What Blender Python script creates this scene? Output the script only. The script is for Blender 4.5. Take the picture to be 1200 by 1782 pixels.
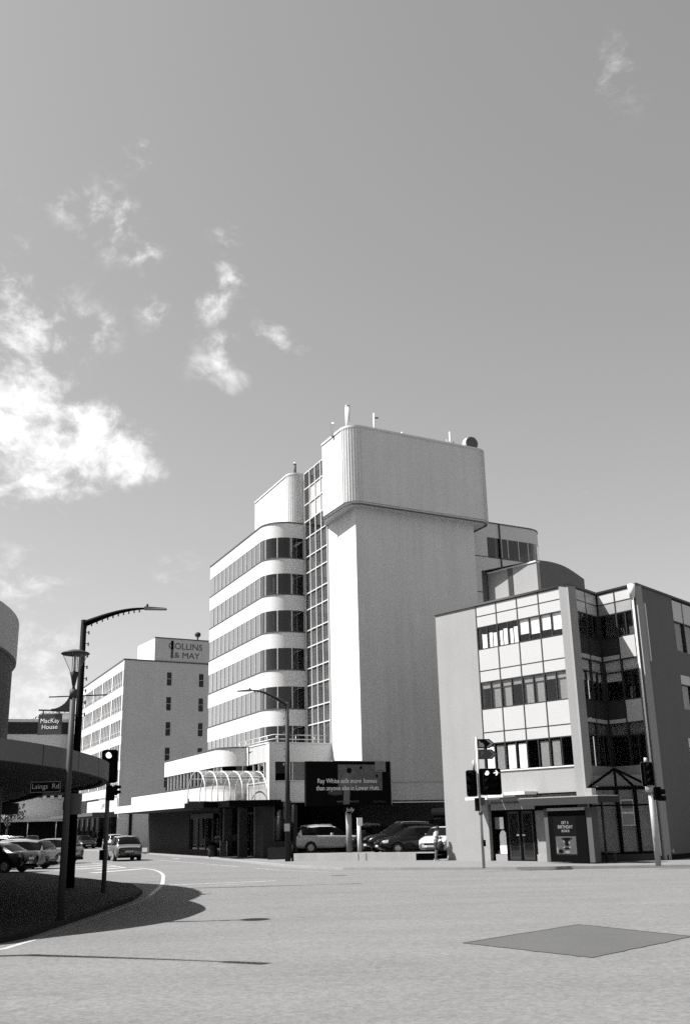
import bpy, bmesh, math, random
from mathutils import Vector, Matrix, Euler
random.seed(11)
for o in list(bpy.data.objects): bpy.data.objects.remove(o)
SC = bpy.context.scene
COL = SC.collection
R = math.radians

# ---------------------------------------------------------------- camera
cam_d = bpy.data.cameras.new('camera'); cam = bpy.data.objects.new('camera', cam_d); COL.objects.link(cam)
cam_d.sensor_fit = 'VERTICAL'; cam_d.sensor_height = 36; cam_d.sensor_width = 24
cam_d.lens = 35.354; cam_d.clip_start = .1; cam_d.clip_end = 6000
PT, RO = R(17.24), R(-1.357)
def _cv(x, f, y): return Vector((x, math.cos(PT)*f-math.sin(PT)*y, math.sin(PT)*f+math.cos(PT)*y))
_r, _u, _b = _cv(math.cos(RO), 0, math.sin(RO)), _cv(-math.sin(RO), 0, math.cos(RO)), -_cv(0, 1, 0)
cam.matrix_world = Matrix(((_r.x,_u.x,_b.x,0),(_r.y,_u.y,_b.y,0),(_r.z,_u.z,_b.z,1.85),(0,0,0,1)))
SC.camera = cam

# ---------------------------------------------------------------- light, sky, exposure
SUN_AZ, SUN_EL = 86.0, 54.5        # azimuth the shadows point to, sun height
_t = Vector((math.sin(R(SUN_AZ))*math.cos(R(SUN_EL)), math.cos(R(SUN_AZ))*math.cos(R(SUN_EL)), -math.sin(R(SUN_EL))))
sl = bpy.data.lights.new('sun', 'SUN'); sl.energy = 5.0; sl.angle = R(.53); sl.color = (1, .985, .975)
sun = bpy.data.objects.new('sun', sl); COL.objects.link(sun); sun.rotation_euler = _t.to_track_quat('-Z', 'Y').to_euler()
SC.view_settings.view_transform = 'Standard'; SC.view_settings.look = 'None'
SC.view_settings.exposure = 1.35; SC.view_settings.gamma = 1.0; SC.view_settings.use_curve_mapping = False
SKY_STRENGTH = 0.09; SC.cycles.use_denoising = False; SC.cycles.adaptive_threshold = .02; SC.cycles.adaptive_min_samples = 48; SC.cycles.sample_clamp_indirect = 2.0

w = bpy.data.worlds.new('World'); SC.world = w; w.use_nodes = True
nt = w.node_tree; nt.nodes.clear()
def N(t, **k):
    n = nt.nodes.new(t)
    for a, b in k.items(): setattr(n, a, b)
    return n
def LK(a, b): nt.links.new(a, b)
def M_(op, a, b=None, c=None):
    n = N('ShaderNodeMath', operation=op)
    for i, v in enumerate((a, b, c)):
        if v is None: continue
        if isinstance(v, (int, float)): n.inputs[i].default_value = v
        else: LK(v, n.inputs[i])
    return n.outputs[0]
sky = N('ShaderNodeTexSky', sky_type='NISHITA', sun_disc=False)
sky.sun_elevation = R(SUN_EL); sky.sun_rotation = R(266.0); sky.air_density = 1.0; sky.dust_density = 1.5; sky.ozone_density = 1.0
bw_ = N('ShaderNodeRGBToBW'); LK(sky.outputs[0], bw_.inputs[0])
class bw: outputs = [M_('POWER', bw_.outputs[0], .8)]
tc = N('ShaderNodeTexCoord')
blobs = [((-0.2927,0.89,0.3496),.045,.88),((-0.252,0.9001,0.3554),.036,.85),((-0.2181,0.909,0.3501),.022,.8),((-0.3167,0.8776,0.3599),.055,.9),
 ((-0.2114,0.917,0.3377),.016,.85),((-0.2957,0.8406,0.4539),.036,.42),((-0.2565,0.8547,0.4513),.028,.4),((-0.231,0.8619,0.4513),.016,.42),
 ((-0.3131,0.8143,0.4931),.03,.5),((-0.3131,0.8509,0.4239),.034,.45),((-0.3201,0.8669,0.3902),.03,.5),((-0.2272,0.8033,0.5506),.022,.5),
 ((-0.2058,0.8175,0.5379),.022,.52),((-0.1869,0.8336,0.5198),.016,.45),((-0.2414,0.7959,0.5551),.018,.5),((-0.12,0.8665,0.4846),.022,.4),
 ((-0.1054,0.8587,0.5016),.016,.46),((-0.172,0.8644,0.4725),.015,.45),((-0.1169,0.8911,0.4385),.024,.4),((-0.1093,0.8992,0.4237),.018,.34),
 ((-0.0687,0.8843,0.4617),.022,.4),((-0.058,0.8914,0.4495),.018,.4),((0.2455,0.7469,0.6179),.02,.27),((0.2499,0.731,0.6349),.018,.24),
 ((-0.1825,0.785,0.592),.015,.4),((-0.1033,0.8366,0.5381),.013,.4),((-0.3154,0.9253,0.2106),.035,.42),((-0.2949,0.9456,0.1375),.045,.5),((-0.1646,0.9575,0.237),.02,.34),
 ((-0.1886,0.9288,0.3353),.013,.42),((0.2122,0.9338,0.288),.02,.26),((-0.36,0.86,0.37),.05,.9),((-0.42,0.80,0.44),.09,.8),((-0.7,0.5,0.5),.2,.7),((0.7,0.3,0.55),.16,.6),((-.2,-.8,.5),.25,.6),((.5,-.7,.4),.2,.6)]
acc = None
for c, r_, wt in blobs:
    vn = N('ShaderNodeVectorMath', operation='DISTANCE'); LK(tc.outputs['Generated'], vn.inputs[0]); vn.inputs[1].default_value = Vector(c).normalized()
    mr = N('ShaderNodeMapRange', interpolation_type='SMOOTHSTEP'); LK(vn.outputs['Value'], mr.inputs['Value'])
    mr.inputs['From Min'].default_value = 0; mr.inputs['From Max'].default_value = r_*2.3
    mr.inputs['To Min'].default_value = wt; mr.inputs['To Max'].default_value = 0
    acc = mr.outputs[0] if acc is None else M_('MAXIMUM', acc, mr.outputs[0])
mp = N('ShaderNodeMapping'); mp.inputs['Scale'].default_value = (1, 1, 1.3); LK(tc.outputs['Generated'], mp.inputs[0])
wn = N('ShaderNodeTexNoise'); wn.inputs['Scale'].default_value = 9; wn.inputs['Detail'].default_value = 4; LK(mp.outputs[0], wn.inputs['Vector'])
wv = N('ShaderNodeVectorMath', operation='MULTIPLY_ADD'); wv.inputs[1].default_value = (.07, .07, .07); LK(wn.outputs['Color'], wv.inputs[0]); LK(mp.outputs[0], wv.inputs[2])
nz = N('ShaderNodeTexNoise'); nz.inputs['Scale'].default_value = 21; nz.inputs['Detail'].default_value = 10; nz.inputs['Roughness'].default_value = .66
LK(wv.outputs[0], nz.inputs['Vector'])
nm = N('ShaderNodeMapRange', interpolation_type='SMOOTHSTEP'); LK(M_('ADD', nz.outputs['Fac'], M_('MULTIPLY', acc, .34)), nm.inputs['Value'])
nm.inputs['From Min'].default_value = .56; nm.inputs['From Max'].default_value = .9; nm.inputs['To Min'].default_value = 0; nm.inputs['To Max'].default_value = 1
cov = M_('MULTIPLY', nm.outputs[0], M_('MINIMUM', M_('MULTIPLY', acc, 2.2), 1.0))
class _c: outputs = [M_('MINIMUM', M_('MULTIPLY', cov, 1.15), .93)]
cm = _c
mx = N('ShaderNodeMix', data_type='FLOAT'); LK(cm.outputs[0], mx.inputs[0]); LK(bw.outputs[0], mx.inputs[2]); mx.inputs[3].default_value = 4.9
bg = N('ShaderNodeBackground'); LK(mx.outputs[0], bg.inputs['Color']); bg.inputs['Strength'].default_value = SKY_STRENGTH
wo = N('ShaderNodeOutputWorld'); LK(bg.outputs[0], wo.inputs['Surface'])

# ---------------------------------------------------------------- materials (black and white film: neutral greys)
def mat(name, v, rough=.7, var=.12, scale=1.5, fine=0, finescale=40, bump=0, metal=0, spec=.5, coat=0, streak=0):
    m = bpy.data.materials.new(name); m.use_nodes = True; t = m.node_tree; b = t.nodes['Principled BSDF']
    b.inputs['Roughness'].default_value = rough; b.inputs['Metallic'].default_value = metal
    b.inputs['Specular IOR Level'].default_value = spec; b.inputs['Coat Weight'].default_value = coat
    g = t.nodes.new('ShaderNodeNewGeometry')
    n1 = t.nodes.new('ShaderNodeTexNoise'); n1.inputs['Scale'].default_value = scale; n1.inputs['Detail'].default_value = 5
    t.links.new(g.outputs['Position'], n1.inputs['Vector'])
    def mm(op, a, c):
        n = t.nodes.new('ShaderNodeMath'); n.operation = op
        for i, x in enumerate((a, c)):
            if isinstance(x, (int, float)): n.inputs[i].default_value = x
            else: t.links.new(x, n.inputs[i])
        return n.outputs[0]
    val = mm('ADD', mm('MULTIPLY', mm('SUBTRACT', n1.outputs['Fac'], .5), 2*var), 1.0)
    n2 = None
    if fine:
        n2 = t.nodes.new('ShaderNodeTexNoise'); n2.inputs['Scale'].default_value = finescale; n2.inputs['Detail'].default_value = 7; n2.inputs['Roughness'].default_value = .7
        t.links.new(g.outputs['Position'], n2.inputs['Vector'])
        val = mm('ADD', val, mm('MULTIPLY', mm('SUBTRACT', n2.outputs['Fac'], .5), 2*fine))
    if streak:
        mpn = t.nodes.new('ShaderNodeMapping'); mpn.inputs['Scale'].default_value = (2.2, 2.2, .12); t.links.new(g.outputs['Position'], mpn.inputs[0])
        n3 = t.nodes.new('ShaderNodeTexNoise'); n3.inputs['Scale'].default_value = 1.0; n3.inputs['Detail'].default_value = 6; t.links.new(mpn.outputs[0], n3.inputs['Vector'])
        val = mm('ADD', val, mm('MULTIPLY', mm('SUBTRACT', n3.outputs['Fac'], .5), 2*streak))
    val = mm('MULTIPLY', val, v); t.links.new(val, b.inputs['Base Color'])
    if bump:
        bp = t.nodes.new('ShaderNodeBump'); bp.inputs['Strength'].default_value = bump; bp.inputs['Distance'].default_value = .02
        t.links.new((n2 or n1).outputs['Fac'], bp.inputs['Height']); t.links.new(bp.outputs[0], b.inputs['Normal'])
    return m
def glass(name, tint, rough=.02, strength=1.0, offset=0.0):
    m = bpy.data.materials.new(name); m.use_nodes = True; t = m.node_tree; t.nodes.clear()
    o = t.nodes.new('ShaderNodeOutputMaterial'); mix = t.nodes.new('ShaderNodeMixShader')
    tr = t.nodes.new('ShaderNodeBsdfTransparent'); tr.inputs[0].default_value = (tint, tint, tint, 1)
    gl = t.nodes.new('ShaderNodeBsdfGlossy'); gl.inputs['Roughness'].default_value = rough; gl.inputs['Color'].default_value = (.95,.95,.95,1)
    fr = t.nodes.new('ShaderNodeFresnel'); fr.inputs['IOR'].default_value = 1.5
    g = t.nodes.new('ShaderNodeNewGeometry'); nn = t.nodes.new('ShaderNodeTexNoise'); nn.inputs['Scale'].default_value = .45; nn.inputs['Detail'].default_value = 1
    t.links.new(g.outputs['Position'], nn.inputs['Vector'])
    bp = t.nodes.new('ShaderNodeBump'); bp.inputs['Strength'].default_value = .012; bp.inputs['Distance'].default_value = .05
    t.links.new(nn.outputs['Fac'], bp.inputs['Height']); t.links.new(bp.outputs[0], gl.inputs['Normal'])
    mu = t.nodes.new('ShaderNodeMath'); mu.use_clamp = True; mu.inputs[1].default_value = strength; bf = t.nodes.new('ShaderNodeMath'); bf.operation = 'SUBTRACT'; bf.inputs[0].default_value = 1; t.links.new(g.outputs['Backfacing'], bf.inputs[1]); mu.operation = 'MULTIPLY_ADD'; mu.inputs[2].default_value = -offset; t.links.new(fr.outputs[0], mu.inputs[0])
    m3 = t.nodes.new('ShaderNodeMath'); m3.operation = 'MULTIPLY'; t.links.new(mu.outputs[0], m3.inputs[0]); t.links.new(bf.outputs[0], m3.inputs[1]); t.links.new(m3.outputs[0], mix.inputs[0]); t.links.new(tr.outputs[0], mix.inputs[1]); t.links.new(gl.outputs[0], mix.inputs[2])
    t.links.new(mix.outputs[0], o.inputs[0]); return m
def emis(name, v, s):
    m = bpy.data.materials.new(name); m.use_nodes = True; b = m.node_tree.nodes['Principled BSDF']
    b.inputs['Base Color'].default_value = (v, v, v, 1); b.inputs['Emission Color'].default_value = (1, 1, 1, 1); b.inputs['Emission Strength'].default_value = s
    return m
def asphalt():
    m = mat('asphalt', .113, .92, .1, .35, .75, 13, .35, spec=.2)
    t = m.node_tree; b = t.nodes['Principled BSDF']; src = b.inputs['Base Color'].links[0].from_socket
    g = [n for n in t.nodes if n.type == 'NEW_GEOMETRY'][0]
    # faint darker wheel tracks / sealed seams and paler worn areas
    mpn = t.nodes.new('ShaderNodeMapping'); mpn.inputs['Rotation'].default_value = (0, 0, R(24)); mpn.inputs['Scale'].default_value = (.09, .55, 1)
    t.links.new(g.outputs['Position'], mpn.inputs[0])
    n = t.nodes.new('ShaderNodeTexNoise'); n.inputs['Scale'].default_value = 1.3; n.inputs['Detail'].default_value = 7; n.inputs['Roughness'].default_value = .6
    t.links.new(mpn.outputs[0], n.inputs['Vector'])
    r = t.nodes.new('ShaderNodeMapRange'); r.inputs['From Min'].default_value = .3; r.inputs['From Max'].default_value = .7; r.inputs['To Min'].default_value = .92; r.inputs['To Max'].default_value = 1.07
    t.links.new(n.outputs['Fac'], r.inputs['Value'])
    vo = t.nodes.new('ShaderNodeTexVoronoi'); vo.feature = 'DISTANCE_TO_EDGE'; vo.inputs['Scale'].default_value = .11
    nd = t.nodes.new('ShaderNodeTexNoise'); nd.inputs['Scale'].default_value = .8; nd.inputs['Detail'].default_value = 4
    t.links.new(g.outputs['Position'], nd.inputs['Vector'])
    vm = t.nodes.new('ShaderNodeVectorMath'); vm.operation = 'MULTIPLY_ADD'; vm.inputs[1].default_value = (2, 2, 0)
    t.links.new(nd.outputs['Color'], vm.inputs[0]); t.links.new(g.outputs['Position'], vm.inputs[2]); t.links.new(vm.outputs[0], vo.inputs['Vector'])
    cr = t.nodes.new('ShaderNodeMapRange'); cr.inputs['From Min'].default_value = 0; cr.inputs['From Max'].default_value = .006; cr.inputs['To Min'].default_value = .88; cr.inputs['To Max'].default_value = 1
    t.links.new(vo.outputs['Distance'], cr.inputs['Value'])
    m1 = t.nodes.new('ShaderNodeMath'); m1.operation = 'MULTIPLY'; t.links.new(src, m1.inputs[0]); t.links.new(r.outputs[0], m1.inputs[1])
    m2 = t.nodes.new('ShaderNodeMath'); m2.operation = 'MULTIPLY'; t.links.new(m1.outputs[0], m2.inputs[0]); t.links.new(cr.outputs[0], m2.inputs[1])
    t.links.new(m2.outputs[0], b.inputs['Base Color']); return m
MT = dict(
 shadedpaint=mat('shaded_paint', .12, .8, .3, 3, .8, 9), asphalt=asphalt(), patch=mat('patch_seal', 0.062, .9, .15, .8, .35, 40, .3, spec=.25), paving=mat('paving', 0.125, .85, .15, 1.2, .3, 22, .2, spec=.25),  # first entry: line paint with the veranda shadow put into its colour
 kerb=mat('kerb_concrete', 0.2, .8, .2, 2, .2, 30, .2), roadpaint=mat('road_paint', .27, .7, .35, 3, 1.1, 9, .1),
 white=mat('white_render', 0.5, .75, .05, .6, .08, 25, .05, streak=.06), concrete=mat('white_ribbed_concrete', 0.5, .8, .08, .5, .2, 9, .1, streak=.15),
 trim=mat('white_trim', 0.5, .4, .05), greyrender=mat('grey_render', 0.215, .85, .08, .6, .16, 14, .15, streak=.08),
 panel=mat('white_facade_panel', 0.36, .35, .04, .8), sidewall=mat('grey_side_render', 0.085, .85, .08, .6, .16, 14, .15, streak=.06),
 darkframe=mat('dark_window_frame', .02, .4, .1), coping=mat('dark_coping', 0.06, .5, .1), interior=mat('dark_interior', 0.011, .95, .3, .7, spec=.1),
 room=mat('dim_room', 0.06, .9, .5, .5), blind=mat('white_blind', 0.8, .8, .05, 2), greyblind=mat('grey_blind', 0.2, .8, .2, 2), bulk=mat('grey_spandrel_glass', 0.13, .5, .1), column=mat('inner_column', 0.16, .8, .1),
 glass=glass('tower_glass', .45, .02, 3.8, .1), lobbyglass=glass('lobby_glass', .4, .02, 1.3), shopglass=glass('shop_glass', .75, .03), lampglass=glass('lamp_glass', .93, .03, .8), mirrorglass=glass('right_glass', .93, .02),
 black=mat('black_paint', .003, .6, .1, spec=.03), darkmetal=mat('dark_metal', .02, .65, .1, spec=.2), galv=mat('galvanised', 0.3, .4, .12, 3, metal=.3),
 midmetal=mat('mid_grey_metal', .062, .7, .1, spec=.25), brown=mat('dark_wall', 0.03, .85, .15, .7, .25, 12, .2, spec=.15), seam=mat('tar_seam', .05, .6, .2, 5, .3, 30), shaded_corner_paving=mat('shaded_corner_paving', 0.014, .9, .15, 1.2, .3, 22, .2, spec=.12), oldrender=mat('old_grey_render', 0.48, .85, .08, .5, .2, 9, .15, streak=.06),
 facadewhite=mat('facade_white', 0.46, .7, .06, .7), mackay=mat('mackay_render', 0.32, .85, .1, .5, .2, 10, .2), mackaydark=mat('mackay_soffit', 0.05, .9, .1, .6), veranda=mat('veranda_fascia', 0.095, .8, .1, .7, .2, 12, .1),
 tyre=mat('tyre_rubber', .02, .9, .1), rim=mat('alloy_rim', .4, .35, .1, metal=.6), carglass=mat('car_glass', .005, .14, .05, spec=.16), darkpane=mat('dark_pane', .008, .12, .05, spec=.3), chrome=mat('chrome', .6, .2, .05, metal=.8),
 lightlens=mat('light_lens', 0.5, .12, .05), redlens=mat('tail_lens', .12, .2, .1), plate=mat('number_plate', 0.35, .5, .05),
 carwhite=mat('car_white', 0.4, .28, .03, coat=.6), lampgrey=mat('lamp_post_grey', .035, .6, .1, spec=.2), carblack=mat('car_black', .006, .22, .05, coat=.35, spec=.3), cargrey=mat('car_grey', 0.13, .3, .04, coat=.7, metal=.2), carsilver=mat('car_silver', 0.3, .3, .04, coat=.6, metal=.3), cardark=mat('car_dark', .018, .25, .04, coat=.45, spec=.3),
 skin=mat('skin', 0.13, .6, .05), shirt=mat('white_shirt', 0.4, .85, .08, 8), cloth=mat('dark_cloth', 0.012, .9, .2, 8), hair=mat('dark_hair', 0.006, .7, .2), shoe=mat('pale_shoe', 0.35, .7, .1),
 signblack=mat('sign_black', .004, .6, .1, spec=.05), canopyglass=glass('canopy_glass', .78, .3, 1.1, -.14), signgrey=mat('sign_grey', 0.035, .5, .1), letter=mat('letter_white', 0.9, .5, .03), letterdark=mat('letter_dark', .06, .6, .05),
 lampon=emis('lit_signal', .5, .5), postermid=mat('poster_mid', 0.1, .5, .6, 3.5), posterlight=mat('poster_light', 0.045, .5, .5, 6), wallconc=mat('low_wall_concrete', 0.28, .85, .15, .8, .25, 15, .2, streak=.15),
 leaf=mat('leaf', .07, .6, .4, 2), bark=mat('bark', .1, .9, .2, 4))

# ---------------------------------------------------------------- mesh building
class MB:
    def __init__(s): s.v = []; s.f = []; s.sm = []
    def add(s, vs, fs, smooth=False):
        k = len(s.v); s.v += [tuple(p) for p in vs]; s.f += [tuple(i+k for i in f) for f in fs]; s.sm += [smooth]*len(fs)
        return s
    def hexa(s, p):                     # 8 points: bottom ring 0-3 ccw, top ring 4-7
        return s.add(p, [(3,2,1,0),(4,5,6,7),(0,1,5,4),(1,2,6,5),(2,3,7,6),(3,0,4,7)])
    def box(s, x0, x1, y0, y1, z0, z1): return s.hexa([(x0,y0,z0),(x1,y0,z0),(x1,y1,z0),(x0,y1,z0),(x0,y0,z1),(x1,y0,z1),(x1,y1,z1),(x0,y1,z1)])
    def prism(s, pts, z0, z1, smooth=False):
        a = sum(pts[i][0]*pts[(i+1) % len(pts)][1]-pts[(i+1) % len(pts)][0]*pts[i][1] for i in range(len(pts)))
        if a < 0: pts = pts[::-1]
        n = len(pts)
        def zz(z, i): return z[i] if isinstance(z, (list, tuple)) else z
        if a < 0: z0, z1 = (z0[::-1] if isinstance(z0, list) else z0), (z1[::-1] if isinstance(z1, list) else z1)
        vs = [(p[0], p[1], zz(z0, i)) for i, p in enumerate(pts)]+[(p[0], p[1], zz(z1, i)) for i, p in enumerate(pts)]
        k = len(s.v)
        s.add(vs, [tuple(range(n-1, -1, -1)), tuple(range(n, 2*n))])
        s.f += [(k+i, k+(i+1) % n, k+n+(i+1) % n, k+n+i) for i in range(n)]; s.sm += [smooth]*n
        return s
    def tube(s, p0, p1, r0, r1=None, n=10, cap=True, smooth=True):
        r1 = r0 if r1 is None else r1; p0, p1 = Vector(p0), Vector(p1); d = (p1-p0).normalized()
        u = d.cross(Vector((0, 0, 1)) if abs(d.z) < .95 else Vector((1, 0, 0))).normalized(); v = d.cross(u)
        vs = []
        for p, r in ((p0, r0), (p1, r1)):
            for i in range(n):
                a = 2*math.pi*i/n; vs.append(p+(u*math.cos(a)+v*math.sin(a))*r)
        k = len(s.v)
        s.add(vs, [(i, n+i, n+(i+1) % n, (i+1) % n) for i in range(n)], smooth)
        if cap: s.f += [tuple(k+i for i in range(n)), tuple(k+n+i for i in range(n-1, -1, -1))]; s.sm += [False, False]
        return s
    def pipe(s, pts, r, n=8):
        pts = [Vector(p) for p in pts]; rr = r if isinstance(r, (list, tuple)) else [r]*len(pts); rings = []
        for i, p in enumerate(pts):
            d = (pts[min(i+1, len(pts)-1)]-pts[max(i-1, 0)]).normalized()
            u = d.cross(Vector((0, 0, 1)) if abs(d.z) < .97 else Vector((1, 0, 0))).normalized()
            if rings and u.dot(pu) < 0: u = -u
            pu = u; v = d.cross(u); rings.append([p+(u*math.cos(2*math.pi*j/n)+v*math.sin(2*math.pi*j/n))*rr[i] for j in range(n)])
        vs = [q for r_ in rings for q in r_]; fs = []
        for i in range(len(pts)-1):
            for j in range(n): fs.append((i*n+j, (i+1)*n+j, (i+1)*n+(j+1) % n, i*n+(j+1) % n))
        s.add(vs, fs, True); s.add(rings[0], [tuple(range(n))]); s.add(rings[-1], [tuple(range(n-1, -1, -1))]); return s
    def lathe(s, prof, c=(0, 0, 0), n=20):
        vs = []; fs = []
        for r, z in prof:
            for i in range(n): a = 2*math.pi*i/n; vs.append((c[0]+r*math.cos(a), c[1]+r*math.sin(a), c[2]+z))
        for k in range(len(prof)-1):
            for i in range(n): fs.append((k*n+i, k*n+(i+1) % n, (k+1)*n+(i+1) % n, (k+1)*n+i))
        return s.add(vs, fs, True)
    def build(s, name, m, parent=None, local=False):
        me = bpy.data.meshes.new(name); me.from_pydata(s.v, [], s.f); me.update()
        me.polygons.foreach_set('use_smooth', s.sm[:len(me.polygons)])
        if isinstance(m, str): m = MT[m]
        me.materials.append(m)
        o = bpy.data.objects.new(name, me); COL.objects.link(o)
        if parent is not None: put(o, parent, local)
        return o
ROOTM = {}
def put(o, parent, local=False):
    o.parent = parent
    if not local and parent.name in ROOTM: o.matrix_parent_inverse = ROOTM[parent.name].inverted()
def thing(name, label, cat, loc=(0, 0, 0), rz=0, group=None):
    o = bpy.data.objects.new(name, None); COL.objects.link(o); o.location = loc; o.rotation_euler = (0, 0, rz); o.empty_display_size = .2
    o['label'] = label; o['category'] = cat
    if group: o['group'] = group
    ROOTM[o.name] = Matrix.Translation(loc) @ Matrix.Rotation(rz, 4, 'Z')
    return o
def tag(o, label, cat, group=None):
    o['label'] = label; o['category'] = cat
    if group: o['group'] = group
    return o
def structure(o, kind='structure'): o['kind'] = kind; return o
def copy_tree(o, parent=None):
    c = o.copy(); COL.objects.link(c)
    if parent is not None: c.parent = parent
    for ch in list(o.children): copy_tree(ch, c)
    return c
class Multi:                            # collects bars that are built as one part each
    def __init__(s): s.l = []
    def prism(s, *a): m = MB(); m.prism(*a); s.l.append(m); return s
    def build(s, name, m, root):
        for q in s.l: q.build(name, m, root)
class F:                                # vertical face frame: s along, o outward, z up
    def __init__(s, a, d, left=False):
        s.a = Vector(a).to_2d(); s.d = Vector(d).to_2d().normalized(); s.n = Vector((s.d.y, -s.d.x))*(-1 if left else 1)
    def p(s, t, o, z): q = s.a+s.d*t+s.n*o; return (q.x, q.y, z)
    def box(s, mb, t0, t1, o0, o1, z0, z1):
        pts = [s.p(t0,o0,0)[:2], s.p(t1,o0,0)[:2], s.p(t1,o1,0)[:2], s.p(t0,o1,0)[:2]]
        return mb.prism(pts, z0, z1)
    def part(s, name, m, root, t0, t1, o0, o1, z0, z1): return s.box(MB(), t0, t1, o0, o1, z0, z1).build(name, m, root)
class Path:                             # plan polyline; outward is on the right of travel
    def __init__(s, pts):
        s.p = [Vector(q).to_2d() for q in pts]; s.t = [0]
        for i in range(1, len(s.p)): s.t.append(s.t[-1]+(s.p[i]-s.p[i-1]).length)
        s.len = s.t[-1]; s.vn = []
        for i in range(len(s.p)):
            ds = []
            if i > 0: ds.append((s.p[i]-s.p[i-1]).normalized())
            if i < len(s.p)-1: ds.append((s.p[i+1]-s.p[i]).normalized())
            d = sum(ds, Vector((0, 0))).normalized(); n = Vector((d.y, -d.x)); s.vn.append(n/max(.5, n.dot(Vector((ds[0].y, -ds[0].x)))))
    def at(s, t):
        t = min(max(t, 0), s.len)
        for i in range(len(s.p)-1):
            if t <= s.t[i+1]+1e-9: break
        k = (t-s.t[i])/(s.t[i+1]-s.t[i]); return s.p[i].lerp(s.p[i+1], k), s.vn[i].lerp(s.vn[i+1], k)
    def ts(s, t0, t1): return [t0]+[t for t in s.t if t0+1e-4 < t < t1-1e-4]+[t1]
    def off(s, o, t0=None, t1=None):
        t0 = 0 if t0 is None else t0; t1 = s.len if t1 is None else t1; r = []
        for t in s.ts(t0, t1): q, n = s.at(t); r.append(q+n*o)
        return r
    def sweep(s, mb, t0, t1, o0, o1, z0, z1, smooth=True):
        a, b = s.off(o0, t0, t1), s.off(o1, t0, t1); n = len(a); vs = []
        for i in range(n): vs += [(a[i].x,a[i].y,z0),(b[i].x,b[i].y,z0),(b[i].x,b[i].y,z1),(a[i].x,a[i].y,z1)]
        for j in range(4):
            mb.add([vs[4*i+j] for i in range(n)]+[vs[4*i+(j+1) % 4] for i in range(n)], [(i, i+1, n+i+1, n+i) for i in range(n-1)], smooth)
        mb.add([vs[0],vs[1],vs[2],vs[3]], [(0,1,2,3)]); mb.add(vs[-4:], [(3,2,1,0)]); return mb
    def part(s, name, m, root, t0, t1, o0, o1, z0, z1): return s.sweep(MB(), t0, t1, o0, o1, z0, z1).build(name, m, root)
def fillet(a, c, b, r, n=10):           # arc replacing corner c between directions to a and b
    a, c, b = Vector(a), Vector(c), Vector(b); u, v = (a-c).normalized(), (b-c).normalized(); th = math.acos(u.dot(v)); t = r/math.tan(th/2)
    ctr = c+(u+v).normalized()*(r/math.sin(th/2)); p0, p1 = c+u*t, c+v*t
    a0 = math.atan2((p0-ctr).y, (p0-ctr).x); a1 = math.atan2((p1-ctr).y, (p1-ctr).x); da = (a1-a0+math.pi) % (2*math.pi)-math.pi
    return [ctr+Vector((math.cos(a0+da*i/n), math.sin(a0+da*i/n)))*r for i in range(n+1)]
def ribbed(pts, pitch, depth):          # plan polyline -> corrugated polyline (ribs stand out to the right of travel)
    P = Path(pts); n = max(1, int(P.len/pitch)); out = []
    for i in range(n):
        t = P.len*i/n; w = P.len/n
        for f, o in ((0, 0), (.55, 0), (.62, depth), (.93, depth)):
            q, nn = P.at(t+f*w); out.append(q+nn*o)
    out.append(P.p[-1]); return out
def text(body, size, fr, t, o, z, m, root, name='lettering', align='CENTER', sx=1, shear=0, ext=.008, bold=0):
    cu = bpy.data.curves.new(name, 'FONT'); cu.body = body; cu.size = size; cu.align_x = align; cu.align_y = 'CENTER'; cu.extrude = ext; cu.shear = shear; cu.offset = bold
    cu.resolution_u = 3; cu.materials.append(MT[m] if isinstance(m, str) else m)
    ob = bpy.data.objects.new(name, cu); COL.objects.link(ob)
    p = fr.p(t, o, z); d = Vector((fr.d.x, fr.d.y, 0)); n = Vector((fr.n.x, fr.n.y, 0)); u = Vector((0, 0, 1))
    W = Matrix(((d.x*sx,u.x,n.x,p[0]),(d.y*sx,u.y,n.y,p[1]),(0,u.z,n.z,p[2]),(0,0,0,1)))
    bpy.context.view_layer.update()
    me = bpy.data.meshes.new_from_object(ob.evaluated_get(bpy.context.evaluated_depsgraph_get())); bpy.data.objects.remove(ob); bpy.data.curves.remove(cu)
    ob = bpy.data.objects.new(name, me); COL.objects.link(ob)
    if root is not None: put(ob, root)
    ob.matrix_basis = W
    return ob
def smooth_pts(pts, n=6):               # Catmull-Rom through 3D points
    pts = [Vector(q) for q in pts]; out = []
    for i in range(len(pts)-1):
        a, b, c, d = pts[max(i-1, 0)], pts[i], pts[i+1], pts[min(i+2, len(pts)-1)]
        for k in range(n):
            t = k/n; out.append(.5*((2*b)+(c-a)*t+(2*a-5*b+4*c-d)*t*t+(3*b-a-3*c+d)*t**3))
    return out+[pts[-1]]
def azd(a): return Vector((math.sin(R(a)), math.cos(R(a))))
A, B = azd(-24.5), azd(59.8)            # along the side street; across the tower front
NL, NF = Vector((-A.y, A.x)), Vector((B.y, -B.x))
ROAD = -.12
# ---------------------------------------------------------------- ground
structure(MB().add([(-1500,-400,ROAD),(1500,-400,ROAD),(1500,3000,ROAD),(-1500,3000,ROAD)], [(0,1,2,3)]).build('road', 'asphalt'))
def slab(name, outer, kerbpts, z=0.0, m='paving', km='kerb'):
    structure(MB().prism(outer, ROAD-.2, z).build(name, m))
    if kerbpts:
        P = Path(kerbpts); mb = MB()
        P.sweep(mb, 0, P.len, -.001, .14, ROAD-.2, z-.006, smooth=False); structure(mb.build('kerb', km))
far_kerb = [(-48,150),(-23.5,100),(-17,87.4),(-13.3,78.3),(-9.8,71.0),(-6.06,60.9),(-4.6,56.6),(-3.3,53.2),(-1.9,50.2),(-.4,48.3),(2.1,46.7),(4.06,45.7),(6.8,44.4),(12.4,43.1),(19,41.5),(60,31)]
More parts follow.
